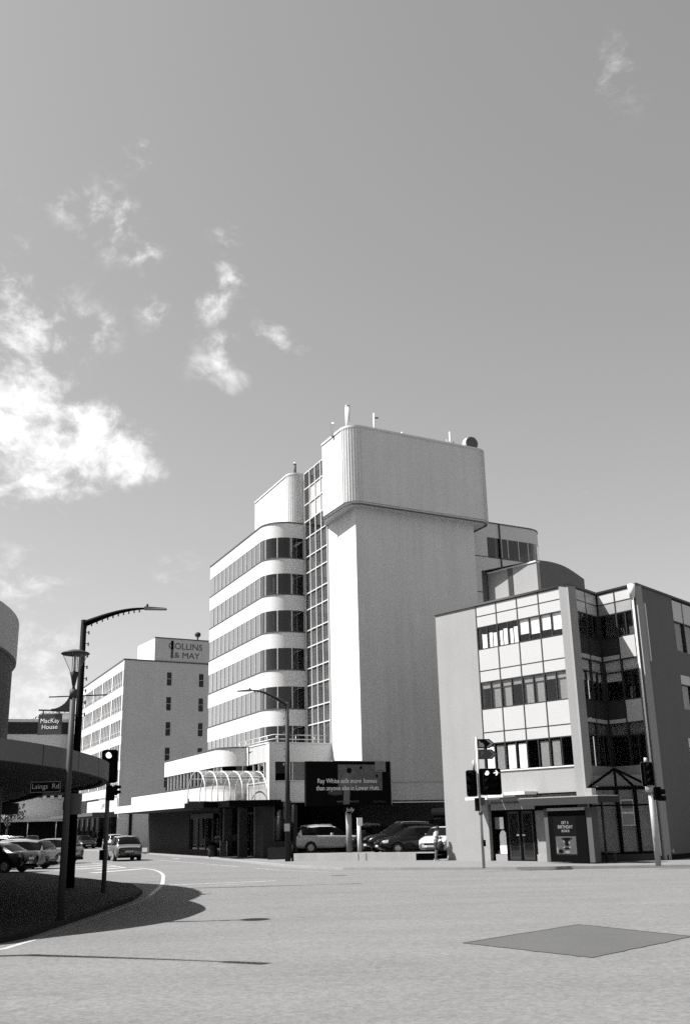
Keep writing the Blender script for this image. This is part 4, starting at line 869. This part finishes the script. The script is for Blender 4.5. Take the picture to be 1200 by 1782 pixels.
# middle: with direction signs
tm = thing('traffic_light', 'pale traffic light pole with white lamp and right arrow lit, below two arrow signs', 'traffic light', (5.33, 43.64, 0), group='traffic light poles')
tx, ty = 5.33, 43.64
MB().tube((tx,ty,0),(tx,ty,5.25),.06,.055,12).build('pole', 'galv', tm); MB().tube((tx,ty,2.1),(tx,ty,2.25),.09,n=12).build('pole_joint', 'midmetal', tm)
fM = F((tx-.0, ty-.14), (1, .12)); lantern(tm, fM, .02, 2.88, .92, 1.06, True, cols=2)
fM2 = F((tx-.5, ty+.1), (1, -.5)); lantern(tm, fM2, -.02, 2.84, .46, 1.06, False)
fM3 = F((tx-.12, ty-.05), (-.25, 1)); lantern(tm, fM3, 0, 2.2, .3, .6, False, board=False, aspects=2)
MB().tube((tx-.17,ty,3.9),(tx-.17,ty,4.28),.05,n=10).build('finial', 'galv', tm); MB().box(tx+.02,tx+.2,ty-.1,ty+.02,2.5,2.78).build('control_box', 'midmetal', tm); MB().box(tx+.03,tx+.12,ty-.14,ty-.03,.85,1.1).build('push_button_box', 'black', tm)
def arrowsign(label, z0, z1, L_, m1, sym):
    t = thing('direction_sign', label, 'sign', (tx, ty-.1, z0), group='arrow direction signs'); f = F((tx+.04, ty-.09), (1, .08)); h = z1-z0
    out = [(0,0),(L_-.22,0),(L_,h/2),(L_-.22,h),(0,h)]
    MB().add([f.p(a,0,z0+b) for a, b in out]+[f.p(a,-.03,z0+b) for a, b in out], [tuple(range(4,-1,-1))[::-1], tuple(range(9,4,-1))]+[(i,i+5,(i+1) % 5+5,(i+1) % 5) for i in range(5)]).build('sign_blade', m1, t)
    ch = [(L_-.36,.04),(L_-.25,.04),(L_-.05,h/2),(L_-.25,h-.04),(L_-.36,h-.04),(L_-.17,h/2)]
    MB().add([f.p(a,.004,z0+b) for a, b in ch], [(0,1,2,5),(5,2,3,4)]).build('chevron', 'galv' if sym else 'bulk', t)
    if sym:
        pts = [(.05,.05),(.27,.05),(.27,.14),(.22,.21),(.17,.24),(.13,.22),(.1,.3),(.05,.3)]
        MB().add([f.p(a,.004,z0+b) for a, b in pts], [tuple(range(len(pts)))]).build('pictogram', 'galv', t)
    else: text('P', .3, f, .17, .004, z0+h/2, 'bulk', t, ext=.002)
    return t
arrowsign('black arrow sign with pale chevron, upper of the two on the traffic light pole', 4.78, 5.16, .72, 'signblack', True)
arrowsign('grey arrow sign with a letter P, lower of the two on the traffic light pole', 4.33, 4.73, .8, 'signgrey', False)
# right
tr = thing('traffic_light', 'thick pale traffic light pole at right with an unlit pale edged signal', 'traffic light', (11.98, 42.06, 0), group='traffic light poles')
rx, ry = 12.0, 42.06
MB().tube((rx,ry,0),(rx,ry,2.9),.11,.105,16).build('pole', 'galv', tr); MB().tube((rx-.03,ry,2.78),(rx-.03,ry,3.08),.16,n=14).build('pole_cap', 'galv', tr)
fR = F((rx-.31, ry-.12), (1, .1)); lantern(tr, fR, 0, 3.03, .5, .94, False)
MB().tube((rx-.06,ry,3.9),(rx-.06,ry,4.15),.07,n=10).build('finial', 'galv', tr); MB().box(rx+.18,rx+.42,ry-.05,ry+.25,2.5,3.0).build('rear_signal', 'black', tr)
for z in (2.55, 2.8): MB().tube((rx+.3,ry-.05,z),(rx+.45,ry-.28,z),.1,.11,10).build('visor', 'black', tr)
MB().box(rx-.13,rx-.09,ry-.16,ry-.1,.9,1.1).build('push_button_box', 'galv', tr)
# ================================================================ billboard
Bd = azd(64); bc0 = Vector((-.21, 61.01)); bb = thing('billboard', 'large dark billboard advertising house sales on a grey post', 'billboard', (bc0.x, bc0.y, 0))
BB = F(bc0-Bd*2.68, Bd); BWD = 5.52
MB().tube((bc0.x,bc0.y+.05,0),(bc0.x,bc0.y+.05,2.85),.17,n=14).build('post', 'galv', bb)
BB.part('board_panel', 'signblack', bb, 0, BWD, -.2, 0, 2.88, 5.38); BB.part('top_rail', 'galv', bb, 1.7, BWD, -.22, .02, 5.38, 5.42); BB.part('edge_strip', 'galv', bb, BWD, BWD+.04, -.2, .02, 2.9, 5.38)
BB.part('poster_photo', 'postermid', bb, 2.05, 4.95, 0, .006, 3.72, 5.2)
P = [(2.35,2.95),(2.75,2.95),(2.8,3.7),(2.98,4.2),(2.9,4.62),(2.72,4.75),(2.5,4.7),(2.3,4.5),(2.15,4.1),(2.4,3.7)]
MB().add([BB.p(a,.012,z) for a, z in P], [tuple(range(len(P)))]).build('poster_figure', 'bulk', bb)
for (cx, cz, r) in ((2.78,4.86,.16),(3.55,5.02,.09),(4.6,4.55,.09)): MB().add([BB.p(cx+r*math.cos(k*.5236),.014,cz+r*math.sin(k*.5236)) for k in range(12)], [tuple(range(12))]).build('poster_shape', 'signblack', bb)
P = [(1.35,3.55),(1.5,3.8),(1.9,3.9),(2.3,3.72),(2.35,3.5),(1.8,3.45)]; MB().add([BB.p(a,.008,z) for a, z in P], [tuple(range(len(P)))]).build('poster_shape', 'signgrey', bb)
BB.part('logo_square', 'greyblind', bb, 4.5, 5.2, .006, .02, 4.8, 5.38)
text('RayWhite', .12, BB, 4.85, .022, 4.88, 'letterdark', bb, ext=.002)
text('Ray White', .37, BB, 1.42, .02, 4.26, 'letter', bb, sx=.88, ext=.002); text('sells more', .37, BB, 2.85, .02, 4.26, 'letter', bb, sx=.88, shear=.3, ext=.002); text('homes', .37, BB, 4.15, .02, 4.26, 'letter', bb, sx=.88, ext=.002)
text('than anyone else in Lower Hutt.', .37, BB, 2.7, .02, 3.86, 'letter', bb, sx=.85, ext=.002)
text('somersethomes.co.nz', .17, BB, 2.65, .02, 3.12, 'greyblind', bb, sx=.95, ext=.002)
text('RayWhite', .2, BB, 4.72, .02, 3.08, 'signgrey', bb, ext=.002)
BB.part('name_board', 'signblack', bb, 2.3, 3.05, .14, .2, 2.46, 2.86); text('Jolly', .3, BB, 2.68, .205, 2.64, 'blind', bb, shear=.25, ext=.002)
# ================================================================ low wall, posts, bin and so on
lw = thing('low_wall', 'low pale concrete wall with a dark opening edging the parking lot', 'wall', (0, 55.5, 0))
LW = Path([(-3.3,57.3),(-2.0,56.7),(.5,55.6),(3.2,54.35)]); LW.part('wall', 'wallconc', lw, 0, LW.len, -.25, 0, 0, .4)
L3 = F((3.2,54.35), (4.55-3.2, 53.75-54.35)); L3.part('opening', 'black', lw, 0, 1.0, -.3, -.1, 0, .34); L3.part('cap', 'wallconc', lw, -.02, 1.0, -.3, .0, .34, .4); L3.part('rail', 'black', lw, -1.8, 1.0, -.2, -.15, .46, .5)
for t in (3.9, 4.35): LW.part('joint_stain', 'darkmetal', lw, t, t+.04, -.02, .004, .02, .36)
MB().tube((.36,57.4,0),(.36,57.4,0)if False else (.36,57.4,2.17),.11,.11,12).build('marker_post', 'trim'); tag(bpy.data.objects['marker_post'], 'plain white square headed post in front of the dark cars', 'post')
o_ = bpy.data.objects['marker_post']; MB().box(.27,.55,57.26,57.29,1.75,2.17).build('sign_tag', 'trim', o_)
def slimpost(label, p, h, m='galv', tag_=None):
    t = thing('sign_post', label, 'post', (p[0], p[1], 0), group='slim posts outside the tower shops'); MB().tube((p[0],p[1],0),(p[0],p[1],h),.045,n=10).build('post', m, t)
    if tag_: MB().box(p[0]-.1,p[0]+.1,p[1]-.07,p[1]-.05,h-tag_,h).build('sign_plate', m, t)
slimpost('slim pale sign post outside the tower entrance', (-10.5,76.6), 2.85, tag_=.5); slimpost('slim pale sign post farther along the tower shops', (-15.9,88.6), 2.6, tag_=.7)
bn = thing('litter_bin', 'dark litter bin with domed lid beside the tower entrance', 'bin', (-9.2,69.6,0)); MB().lathe([(.24,0),(.3,.05),(.3,.7),(.27,.74)], (-9.2,69.6,0), 16).build('bin_body', 'darkmetal', bn); MB().lathe([(.31,.74),(.25,.86),(.02,.92)], (-9.2,69.6,0), 16).build('lid', 'black', bn)
ab = thing('sandwich_board', 'small white framed sandwich board standing by the litter bin', 'sandwich board', (-8.5,69.9,0))
for k in (-1, 1): 
    MB().hexa([(-8.72,69.9+.25*k,0),(-8.28,69.9+.25*k,0),(-8.28,69.93+.25*k,0),(-8.72,69.93+.25*k,0),(-8.7,69.9+.02*k,.95),(-8.3,69.9+.02*k,.95),(-8.3,69.93+.02*k,.95),(-8.7,69.93+.02*k,.95)]).build('board', 'signgrey', ab)
    for x in (-8.73,-8.29): MB().tube((x,69.9+.26*k,0),(x,69.9+.03*k,1.0),.03,n=6).build('leg', 'trim', ab)
pl = thing('planter_box', 'low dark planter box at the shaded corner of the tower podium', 'planter', (-4.2,61.2,0)); MB().box(-4.9,-3.9,61.0,61.6,0,.62).build('box', 'brown', pl); MB().box(-4.85,-3.95,61.05,61.55,.6,.64).build('soil', 'interior', pl)
# bus shelter
sh0, sh1 = Vector((8.72,47.05)), Vector((10.05,45.55)); SH = F(sh0, sh1-sh0); SL = (sh1-sh0).length
bs = thing('bus_shelter', 'dark bus shelter with thin flat roof and illuminated advertising panel', 'bus shelter', (9.4,46.3,0))
SH.part('ad_case', 'black', bs, 0, SL, -.22, 0, .05, 2.2); SH.part('ad_light_bar', 'galv', bs, .0, SL, -.24, .03, 2.2, 2.32); SH.part('case_side', 'midmetal', bs, -.22, 0, -.25, -.02, .05, 2.3); SH.part('case_side', 'midmetal', bs, SL, SL+.3, -.5, -.05, .05, 2.3)
SH.part('ad_poster', 'signblack', bs, .3, SL-.5, 0, .006, .3, 1.95); SH.part('poster_picture', 'posterlight', bs, .36, SL-.56, .006, .01, .38, 1.12)
for (cx, cz, rx_, rz_) in ((.95,1.02,.3,.05),(.96,.95,.16,.1),(.95,.8,.12,.09),(.92,.62,.2,.05),(.6,.5,.14,.09)): MB().add([SH.p(cx+rx_*math.cos(k*.5236),.013,cz+rz_*math.sin(k*.5236)) for k in range(12)], [tuple(range(12))]).build('poster_shape', 'signblack', bs)
for (cx, cz, rx_, rz_) in ((.8,.9,.04,.04),(1.08,.86,.05,.06),(.78,.66,.06,.04),(1.1,.66,.06,.04),(.95,.47,.14,.06),(.42,.55,.05,.14)): MB().add([SH.p(cx+rx_*math.cos(k*.5236),.016,cz+rz_*math.sin(k*.5236)) for k in range(12)], [tuple(range(12))]).build('poster_shape', 'bulk', bs)
for s_, z, b in ((.17,1.69,'GET A'),(.2,1.51,'BIRTHDAY'),(.15,1.34,'BONUS')): text(b, s_, SH, .92, .01, z, 'galv', bs, ext=.002, sx=.85)
RFm = F(sh0-SH.d*1.35, SH.d); RFm.part('roof_panel', 'galv', bs, 0, 4.3, -1.25, .25, 2.76, 2.8); RFm.part('roof_fascia', 'brown', bs, 0, 4.3, .22, .27, 2.45, 2.75); RFm.part('roof_fascia', 'midmetal', bs, -.02, .03, -1.25, .22, 2.5, 2.75); RFm.part('roof_fascia', 'darkmetal', bs, 4.27, 4.32, -1.25, .22, 2.5, 2.75)
for t in (.5, 1.3, 3.6): q = RFm.p(t, -.95, 0); MB().tube((q[0],q[1],0),(q[0],q[1],2.76),.05,n=10).build('roof_post', 'darkmetal', bs)
RFm.part('roof_bracket', 'galv', bs, 3.55, 3.9, -.2, .1, 2.8, 3.1)
RFm.part('bench', 'midmetal', bs, 2.9, 4.2, -1.1, -.75, .42, .47)
for t in (3.05, 4.05): RFm.part('bench_leg', 'darkmetal', bs, t-.03, t+.03, -1.0, -.85, 0, .42)
# ================================================================ vehicles (x forward, y left, built at the origin, then copied)
def car(kind):
    sp = dict(
     hatch=dict(L=4.0, W=1.72, st=[(-2.0,.42,.80,.82,.80,0),(-1.96,.3,.86,.9,.9,0),(-1.86,.24,.93,1.0,.96,0),(-1.72,.22,.96,1.34,.97,1),(-1.45,.2,.97,1.46,.99,1),(-.75,.19,.95,1.52,1,1),(-.68,.19,.95,1.52,1,2),(.1,.19,.93,1.52,1,1),(.16,.19,.93,1.51,1,2),(.5,.19,.92,1.45,1,1),(1.12,.2,.9,.98,.99,0),(1.6,.22,.82,.87,.95,0),(1.88,.28,.7,.75,.86,0),(2.0,.4,.58,.6,.72,0)], rear=1),
     suv=dict(L=4.65, W=1.82, st=[(-2.32,.5,.92,.94,.84,0),(-2.28,.36,1.0,1.03,.93,0),(-2.18,.32,1.05,1.14,.97,0),(-1.9,.3,1.08,1.52,.98,1),(-1.5,.28,1.08,1.6,1,1),(-.7,.27,1.06,1.655,1,1),(-.63,.27,1.06,1.657,1,2),(.1,.27,1.04,1.65,1,1),(.17,.27,1.04,1.64,1,2),(.42,.27,1.03,1.58,1,1),(1.28,.28,1.0,1.07,.99,0),(1.85,.3,.93,.98,.96,0),(2.2,.36,.8,.85,.88,0),(2.32,.5,.68,.7,.76,0)], rear=1),
     sedan=dict(L=4.6, W=1.78, st=[(-2.3,.42,.82,.84,.8,0),(-2.25,.3,.92,.95,.9,0),(-2.1,.24,.98,1.02,.95,0),(-1.62,.22,.98,1.04,.97,0),(-1.1,.2,.96,1.36,.99,1),(-.72,.19,.95,1.43,1,1),(-.65,.19,.95,1.435,1,2),(.1,.19,.93,1.45,1,1),(.17,.19,.93,1.445,1,2),(.45,.19,.92,1.39,1,1),(1.15,.2,.9,.97,.99,0),(1.8,.22,.82,.87,.95,0),(2.15,.28,.7,.75,.86,0),(2.3,.4,.58,.6,.72,0)], rear=0),
     van=dict(L=4.8, W=1.8, st=[(-2.4,.42,1.0,1.05,.9,0),(-2.37,.3,1.04,1.3,.95,0),(-2.3,.26,1.05,1.8,.97,1),(-1.9,.24,1.05,1.9,1,1),(-.4,.24,1.05,1.93,1,1),(-.3,.24,1.05,1.93,1,2),(.6,.24,1.04,1.92,1,1),(.7,.24,1.04,1.9,1,2),(1.1,.24,1.03,1.8,1,1),(1.8,.26,1.0,1.12,.98,0),(2.2,.3,.9,.95,.92,0),(2.4,.42,.72,.75,.8,0)], rear=1))[kind]
    st = sp['st']; hw = sp['W']/2; t = thing('parked_car', 'car', 'car'); t['proto'] = 1
    rings = []
    for (x, zl, zb, zr, ws, cab) in st:
        w_ = hw*ws; rw = w_*(.74 if cab else .86); zt = zr
        half = [(0,zl),(w_*.82,zl),(w_*.965,zl+.07),(w_*.99,zl+.22),(w_,zl+(zb-zl)*.62),(w_*.985,zb-.07),(w_*.94,zb),(rw+.03 if cab else rw,zt-(.07 if cab else .012)),(rw*.86,zt-(.015 if cab else .004)),(rw*.45,zt+.006),(0,zt+.012)]
        ring = [(x, y, z) for y, z in half]+[(x, -y, z) for y, z in half[-2:0:-1]]; rings.append(ring)
    n = len(rings[0]); body, gl = [], []; NH = 10
    for i in range(len(rings)-1):
        a, b = st[i], st[i+1]
        for j in range(n):
            q = (i*n+j, (i+1)*n+j, (i+1)*n+(j+1) % n, i*n+(j+1) % n)
            jj = j if j < NH else n-1-j
            side = jj == 6; top = jj in (7, 8, 9)
            g = False
            if side and a[5] == 1 and b[5] in (1, 2): g = True
            if side and a[5] == 2 and b[5] == 1: g = True
            if kind == 'van' and a[5] == 1 and b[5] == 2 and abs(b[0]-a[0]) < .12: g = False
            if (top or side) and a[5] and not b[5]: g = True
            if (top or (side and False)) and not a[5] and b[5] and (sp['rear'] or kind == 'sedan'): g = True
            if top and kind in ('hatch','suv','van') and a[5] == 1 and i == [k for k in range(len(st)) if st[k][5]][0]: g = kind != 'van' and True
            (gl if g else body).append(q)
    vs = [p for r_ in rings for p in r_]
    def mk_(name, fs, m, sm=True):
        used = sorted({i for f in fs for i in f}); mp_ = {k: i for i, k in enumerate(used)}; mb = MB(); mb.add([vs[k] for k in used], [tuple(mp_[i] for i in f) for f in fs], sm); return mb.build(name, m, t, local=True)
    body += [tuple(range(n-1, -1, -1))]; body += [tuple((len(rings)-1)*n+k for k in range(n))]
    bo = mk_('body', body, 'carwhite'); bo.material_slots[0].link = 'OBJECT'; bo.material_slots[0].material = MT['carwhite']
    mk_('windows', gl, 'carglass')
    L = sp['L']; wb = L*.29; wr = .33 if kind in ('suv','van') else .3
    for sx in (-1, 1):
        for sy in (-1, 1):
            x = sx*wb-(0 if sx < 0 else -.02); y = sy*hw
            wh = MB().tube((x,y-sy*.2,wr),(x,y+sy*.012,wr),wr,n=20).build('wheel', 'tyre', t, local=True)
            MB().tube((x,y+sy*.0125,wr),(x,y+sy*.018,wr),wr*.62,wr*.58,n=14).build('rim', 'rim', wh, local=True)
            mb = MB(); m = 20
            mb.add([(x+math.cos(2*math.pi*k/m)*wr*1.2, y+sy*.004, max(.2, wr+math.sin(2*math.pi*k/m)*wr*1.2)) for k in range(m)], [tuple(range(m)) if sy < 0 else tuple(range(m-1,-1,-1))]); mb.build('wheel_arch', 'black', wh, local=True)
    xr, xf = -L/2, L/2; zb0 = st[2][2]
    for sy in (-1, 1):
        MB().hexa([(xr+.03,sy*hw*.58,zb0-.22),(xr+.2,sy*hw*.58,zb0-.22),(xr+.2,sy*hw*.97,zb0-.22),(xr+.09,sy*hw*.93,zb0-.22),(xr+.07,sy*hw*.66,zb0+.02),(xr+.25,sy*hw*.66,zb0+.04),(xr+.25,sy*hw*.96,zb0+.04),(xr+.15,sy*hw*.925,zb0+.02)]).build('tail_light', 'redlens', t, local=True)
        MB().hexa([(xf-.3,sy*hw*.5,.58),(xf-.045,sy*hw*.45,.58),(xf-.16,sy*hw*.86,.6),(xf-.4,sy*hw*.94,.62),(xf-.34,sy*hw*.5,.74),(xf-.1,sy*hw*.47,.70),(xf-.22,sy*hw*.85,.75),(xf-.46,sy*hw*.93,.78)]).build('headlight', 'lightlens', t, local=True)
        xm = st[-5][0] if kind != 'van' else 1.25; zm = st[-5][2]
        mo = MB().box(xm-.42,xm-.28,sy*(hw+.0)-.02 if sy > 0 else -hw-.17,sy*(hw)+.17 if sy > 0 else -hw+.02,zm+.03,zm+.17).build('wing_mirror', 'carwhite', t, local=True); mo.material_slots[0].link = 'OBJECT'; mo.material_slots[0].material = MT['carwhite']
    MB().box(xr-.012,xr+.05,-.26,.26,.52 if kind == 'hatch' else .62,.63 if kind == 'hatch' else .74).build('number_plate', 'plate', t, local=True); MB().box(xf-.05,xf+.012,-.26,.26,.4,.51).build('number_plate', 'plate', t, local=True)
    MB().box(xf-.12,xf+.008,-.42,.42,.52,.6).build('grille', 'black', t, local=True); MB().box(xr+.0,xr+.2,-hw*.8,hw*.8,.2,.33).build('rear_bumper_trim', 'black', t, local=True)
    for sy in (-1, 1): MB().box(-.35,-.18,sy*(hw+.004)-.012,sy*(hw+.004)+.012,st[6][2]-.13,st[6][2]-.1).build('door_handle', 'chrome', t, local=True)
    if kind == 'suv':
        for sy in (-1, 1): MB().pipe([(-1.5,sy*.6,1.58),(-1.4,sy*.6,1.66),(-.6,sy*.6,1.71),(.1,sy*.6,1.7),(.25,sy*.6,1.63)], .02, 6).build('roof_rail', 'chrome', t, local=True)
    return t
PROTO = {k: car(k) for k in ('hatch','suv','sedan','van')}; USED = set()
def place(kind, label, x, y, az, paint, z=ROAD, group=None, name='parked_car', s=1.0, cat='car'):
    p = PROTO[kind]; r = p if kind not in USED else copy_tree(p); USED.add(kind)
    r.name = name; r.location = (x, y, z); r.rotation_euler = (0, 0, R(90-az)); r.scale = (s, s, s); r['label'] = label; r['category'] = cat
    if group: r['group'] = group
    elif 'group' in r: del r['group']
    if 'proto' in r: del r['proto']
    for ch in r.children:
        if ch.name.split('.')[0] in ('body', 'wing_mirror'): ch.material_slots[0].material = MT[paint]
    return r
g1, g2, g3 = 'cars in the tower parking lot', 'cars angle parked along the left kerb', 'cars farther down the street'
place('hatch', 'grey hatchback seen from behind, driving away down the street', -15.25, 70.6, -22, 'cargrey', name='moving_car', s=1.03)
place('suv', 'white wagon seen side on behind the low wall', -1.68, 65.9, 68, 'carwhite', .2, g1, s=.97)
place('sedan', 'black sedan with bright headlamp, nearest the low wall in the lot', 3.55, 59.2, 256, 'carblack', .2, g1)
place('suv', 'black wagon just behind the black sedan in the lot', 2.95, 63.2, 254, 'carblack', .2, g1)
rrk = place('hatch', 'dark hatchback with a loaded roof rack between the white wagon and black wagon', 1.05, 67.0, 235, 'cardark', .2, g1)
hw_ = place('sedan', 'white car nosing towards the footpath behind the standing person', 5.0, 58.0, 203, 'carwhite', .2, g1, s=.97)
place('van', 'dark van under the roof box at the back of the lot', 6.0, 66.0, 215, 'cardark', .2, g1, cat='van')
rbx = thing('roof_box', 'long dark roof box with pale top carried on the van in the lot', 'roof box', (5.85, 64.6, 2.1)); 
mb = MB(); mb.pipe([(4.85,64.7,2.42),(4.95,64.68,2.42),(6.2,64.4,2.42),(7.0,64.2,2.42)], [.1,.24,.26,.2], 12); mb.build('box', 'midmetal', rbx); MB().box(5.0,6.8,64.3,64.7,2.1,2.2).build('rack_bar', 'black', rbx)
rk = thing('roof_load', 'pale bundle tied to the roof rack of the dark hatchback', 'luggage', (1.0,67,1.6)); MB().pipe([(.3,67.2,1.75),(.9,67.0,1.8),(1.7,66.7,1.78)], [.06,.12,.07], 8).build('bundle', 'galv', rk); MB().box(.4,1.6,66.5,67.3,1.62,1.66).build('rack_bar', 'black', rk)
place('sedan', 'black car, nearest of those angle parked in the shade at left', -18.6, 54.6, -76, 'carblack', ROAD, g2)
place('hatch', 'grey hatchback, second nearest of those angle parked at left', -18.5, 58.9, -76, 'cargrey', ROAD, g2)
place('sedan', 'silver car, third of those angle parked along the left kerb', -20.4, 62.6, -76, 'carsilver', ROAD, g2)
place('hatch', 'grey hatchback showing its rounded tail behind the dark lamp pole', -19.3, 67.6, -74, 'cargrey', ROAD, g2)
place('sedan', 'white car packed between the silver car and grey hatchback in the left row', -20.6, 65.0, -75, 'carwhite', ROAD, g2, s=.97)
place('hatch', 'silver hatchback just beyond the grey tailed hatchback in the left row', -22.4, 69.6, -75, 'carsilver', ROAD, g2)
place('suv', 'pale wagon, farthest of those angle parked along the left kerb', -24.3, 71.5, -76, 'carwhite', ROAD, g2)
place('hatch', 'small white hatchback ahead of the grey moving hatchback', -24.2, 107, -24, 'carwhite', ROAD, g3)
place('sedan', 'dark sedan facing up the street left of the white hatchback', -28.6, 112, 150, 'cardark', ROAD, g3)
place('van', 'dark van parked beyond the small white hatchback', -29.6, 124, -24, 'cardark', ROAD, g3, cat='van')
place('sedan', 'silver sedan far down the left side of the street', -41.5, 131, 156, 'carsilver', ROAD, g3)
place('hatch', 'dark hatchback far down the left side of the street', -38.5, 127, 156, 'cardark', ROAD, g3)
place('suv', 'pale wagon parked far under the shop veranda at left', -33.5, 97.0, -70, 'carsilver', ROAD, g3)
# ================================================================ person
def skinned(name, m, verts, edges, radii, parent, sub=2, root=0):
    me = bpy.data.meshes.new(name); me.from_pydata(verts, edges, []); o = bpy.data.objects.new(name, me); COL.objects.link(o)
    md = o.modifiers.new('skin', 'SKIN'); md.use_smooth_shade = True
    for i, r in enumerate(radii): me.skin_vertices[0].data[i].radius = (r, r) if not isinstance(r, tuple) else r
    for i in range(len(verts)): me.skin_vertices[0].data[i].use_root = (i == root)
    s = o.modifiers.new('subsurf', 'SUBSURF'); s.levels = sub; s.render_levels = sub
    me.materials.append(MT[m]); o.parent = parent; return o
per = thing('person', 'person in white shirt and dark shorts looking down at a phone by the low wall', 'person', (4.18, 53.3, 0), R(8))
# facing +x (right), left side is +y; height about 1.62
def ch(name, m, pts, radii, parent=per, sub=2, edges=None):
    return skinned(name, m, pts, edges or [(i, i+1) for i in range(len(pts)-1)], radii, parent, sub)
V_ = [(0,0,.86),(0,0,1.0),(.02,0,1.18),(.03,0,1.32),(.07,0,1.42),(.1,0,1.47),(.12,0,1.55),      # 0-6 spine, neck, head
      (.03,.1,1.34),(.0,.19,1.31),(-.02,.22,1.1),(.2,.16,1.08),(.03,-.1,1.34),(0,-.19,1.31),(-.02,-.22,1.1),(.2,-.14,1.06),  # 7-10 left arm, 11-14 right arm
      (0,.09,.82),(.05,.1,.46),(0,.1,.1),(.12,.1,.04),(0,-.09,.82),(-.04,-.11,.46),(-.1,-.12,.1),(.03,-.13,.04)]
E_ = [(0,1),(1,2),(2,3),(3,4),(4,5),(5,6),(3,7),(7,8),(8,9),(9,10),(3,11),(11,12),(12,13),(13,14),(0,15),(15,16),(16,17),(17,18),(0,19),(19,20),(20,21),(21,22)]
RR = [.13,.12,.12,.12,.055,.065,.095,.06,.055,.042,.03,.06,.055,.042,.03,.085,.055,.036,.035,.085,.055,.036,.035]
skinned('body', 'skin', V_, E_, RR, per)
hd = MB(); hd.lathe([(.0,-.12),(.05,-.11),(.078,-.05),(.085,.02),(.075,.08),(.04,.115),(0,.12)], (.12,0,1.52), 14); hd.build('head', 'skin', per, local=True)
ha = MB(); ha.lathe([(.092,-.04),(.1,.03),(.088,.09),(.045,.128),(0,.135)], (.105,0,1.53), 14); ha.tube((.02,0,1.47),(-.0,0,1.38),.06,.03,10); ha.build('hair', 'hair', per, local=True)
MB().add([(.2,-.015,1.52),(.2,.015,1.52),(.222,0,1.495)], [(0,1,2)]).build('nose', 'skin', per, local=True)
ch('shirt', 'shirt', [(0,0,.93),(0,0,1.05),(.02,0,1.2),(.03,0,1.33),(.03,.12,1.33),(0,.2,1.29),(-.02,.225,1.14),(.03,-.12,1.33),(0,-.2,1.29),(-.02,-.225,1.14)], [.16,.15,.15,.14,.085,.078,.07,.085,.078,.07], edges=[(0,1),(1,2),(2,3),(3,4),(4,5),(5,6),(3,7),(7,8),(8,9)])
ch('shorts', 'cloth', [(0,0,.94),(0,0,.84),(0,.1,.74),(.04,.11,.5),(0,-.1,.74),(-.03,-.11,.5)], [.155,.15,.115,.1,.115,.1], edges=[(0,1),(1,2),(2,3),(1,4),(4,5)])
for q in ((.0,.1,.02),(-.1,-.12,.02)): MB().hexa([(q[0]-.07,q[1]-.045,0),(q[0]+.2,q[1]-.045,0),(q[0]+.2,q[1]+.045,0),(q[0]-.07,q[1]+.045,0),(q[0]-.06,q[1]-.035,.1),(q[0]+.15,q[1]-.035,.05),(q[0]+.15,q[1]+.035,.05),(q[0]-.06,q[1]+.035,.1)]).build('shoe', 'shoe', per, local=True)
for sy, q in ((1, (.2,.16,1.08)), (-1, (.2,-.14,1.06))):      # hands: palm, four fingers and a thumb round the phone
    MB().hexa([(q[0],q[1]-.035,q[2]-.02),(q[0]+.08,q[1]-.04*1-.03*sy,q[2]-.02),(q[0]+.08,q[1]+.04-.03*sy,q[2]-.02),(q[0],q[1]+.035,q[2]-.02),(q[0],q[1]-.03,q[2]+.02),(q[0]+.08,q[1]-.035-.03*sy,q[2]+.015),(q[0]+.08,q[1]+.035-.03*sy,q[2]+.015),(q[0],q[1]+.03,q[2]+.02)]).build('hand', 'skin', per, local=True)
    for k in range(4): y = q[1]-.03*sy+(-.03+.02*k); l = (.055,.065,.06,.045)[k]; MB().pipe([(q[0]+.07,y,q[2]),(q[0]+.07+l*.6,y-.01*sy,q[2]+.012),(q[0]+.07+l*.8,y-.03*sy,q[2]+.035)], [.011,.01,.008], 6).build('finger', 'skin', per, local=True)
    MB().pipe([(q[0]+.02,q[1]-.035*sy,q[2]+.01),(q[0]+.06,q[1]-.06*sy,q[2]+.035),(q[0]+.09,q[1]-.065*sy,q[2]+.045)], [.013,.011,.009], 6).build('thumb', 'skin', per, local=True)
def world(rt, p): return Matrix.Translation(rt.location) @ Matrix.Rotation(rt.rotation_euler.z, 4, 'Z') @ Vector(p)
ph = thing('phone', 'small dark phone held in front of the standing person', 'phone', tuple(world(per, (.29,.0,1.1))), R(8)); MB().hexa([(-.03,-.07,-.03),(.03,-.07,.02),(.03,.07,.02),(-.03,.07,-.03),(-.035,-.07,-.02),(.025,-.07,.03),(.025,.07,.03),(-.035,.07,-.02)]).build('phone_case', 'black', ph, local=True)
bg_ = thing('bag', 'large dark rounded bag hanging at the hip of the standing person', 'bag', tuple(world(per, (.17,-.24,.42))), R(8))
mb = MB(); mb.lathe([(0,0),(.15,.02),(.22,.14),(.235,.28),(.18,.44),(.08,.52),(0,.53)], (0,0,0), 16); mb.v = [(x*.8, y*.5, z*.9+.05) for x, y, z in mb.v]; mb.build('bag_body', 'cloth', bg_, local=True)
MB().pipe([(.05,0,.5),(0,.05,.75),(-.17,.08,.93),(-.2,.2,.9)], .018, 6).build('strap', 'cloth', bg_, local=True)
bpy.context.view_layer.update()
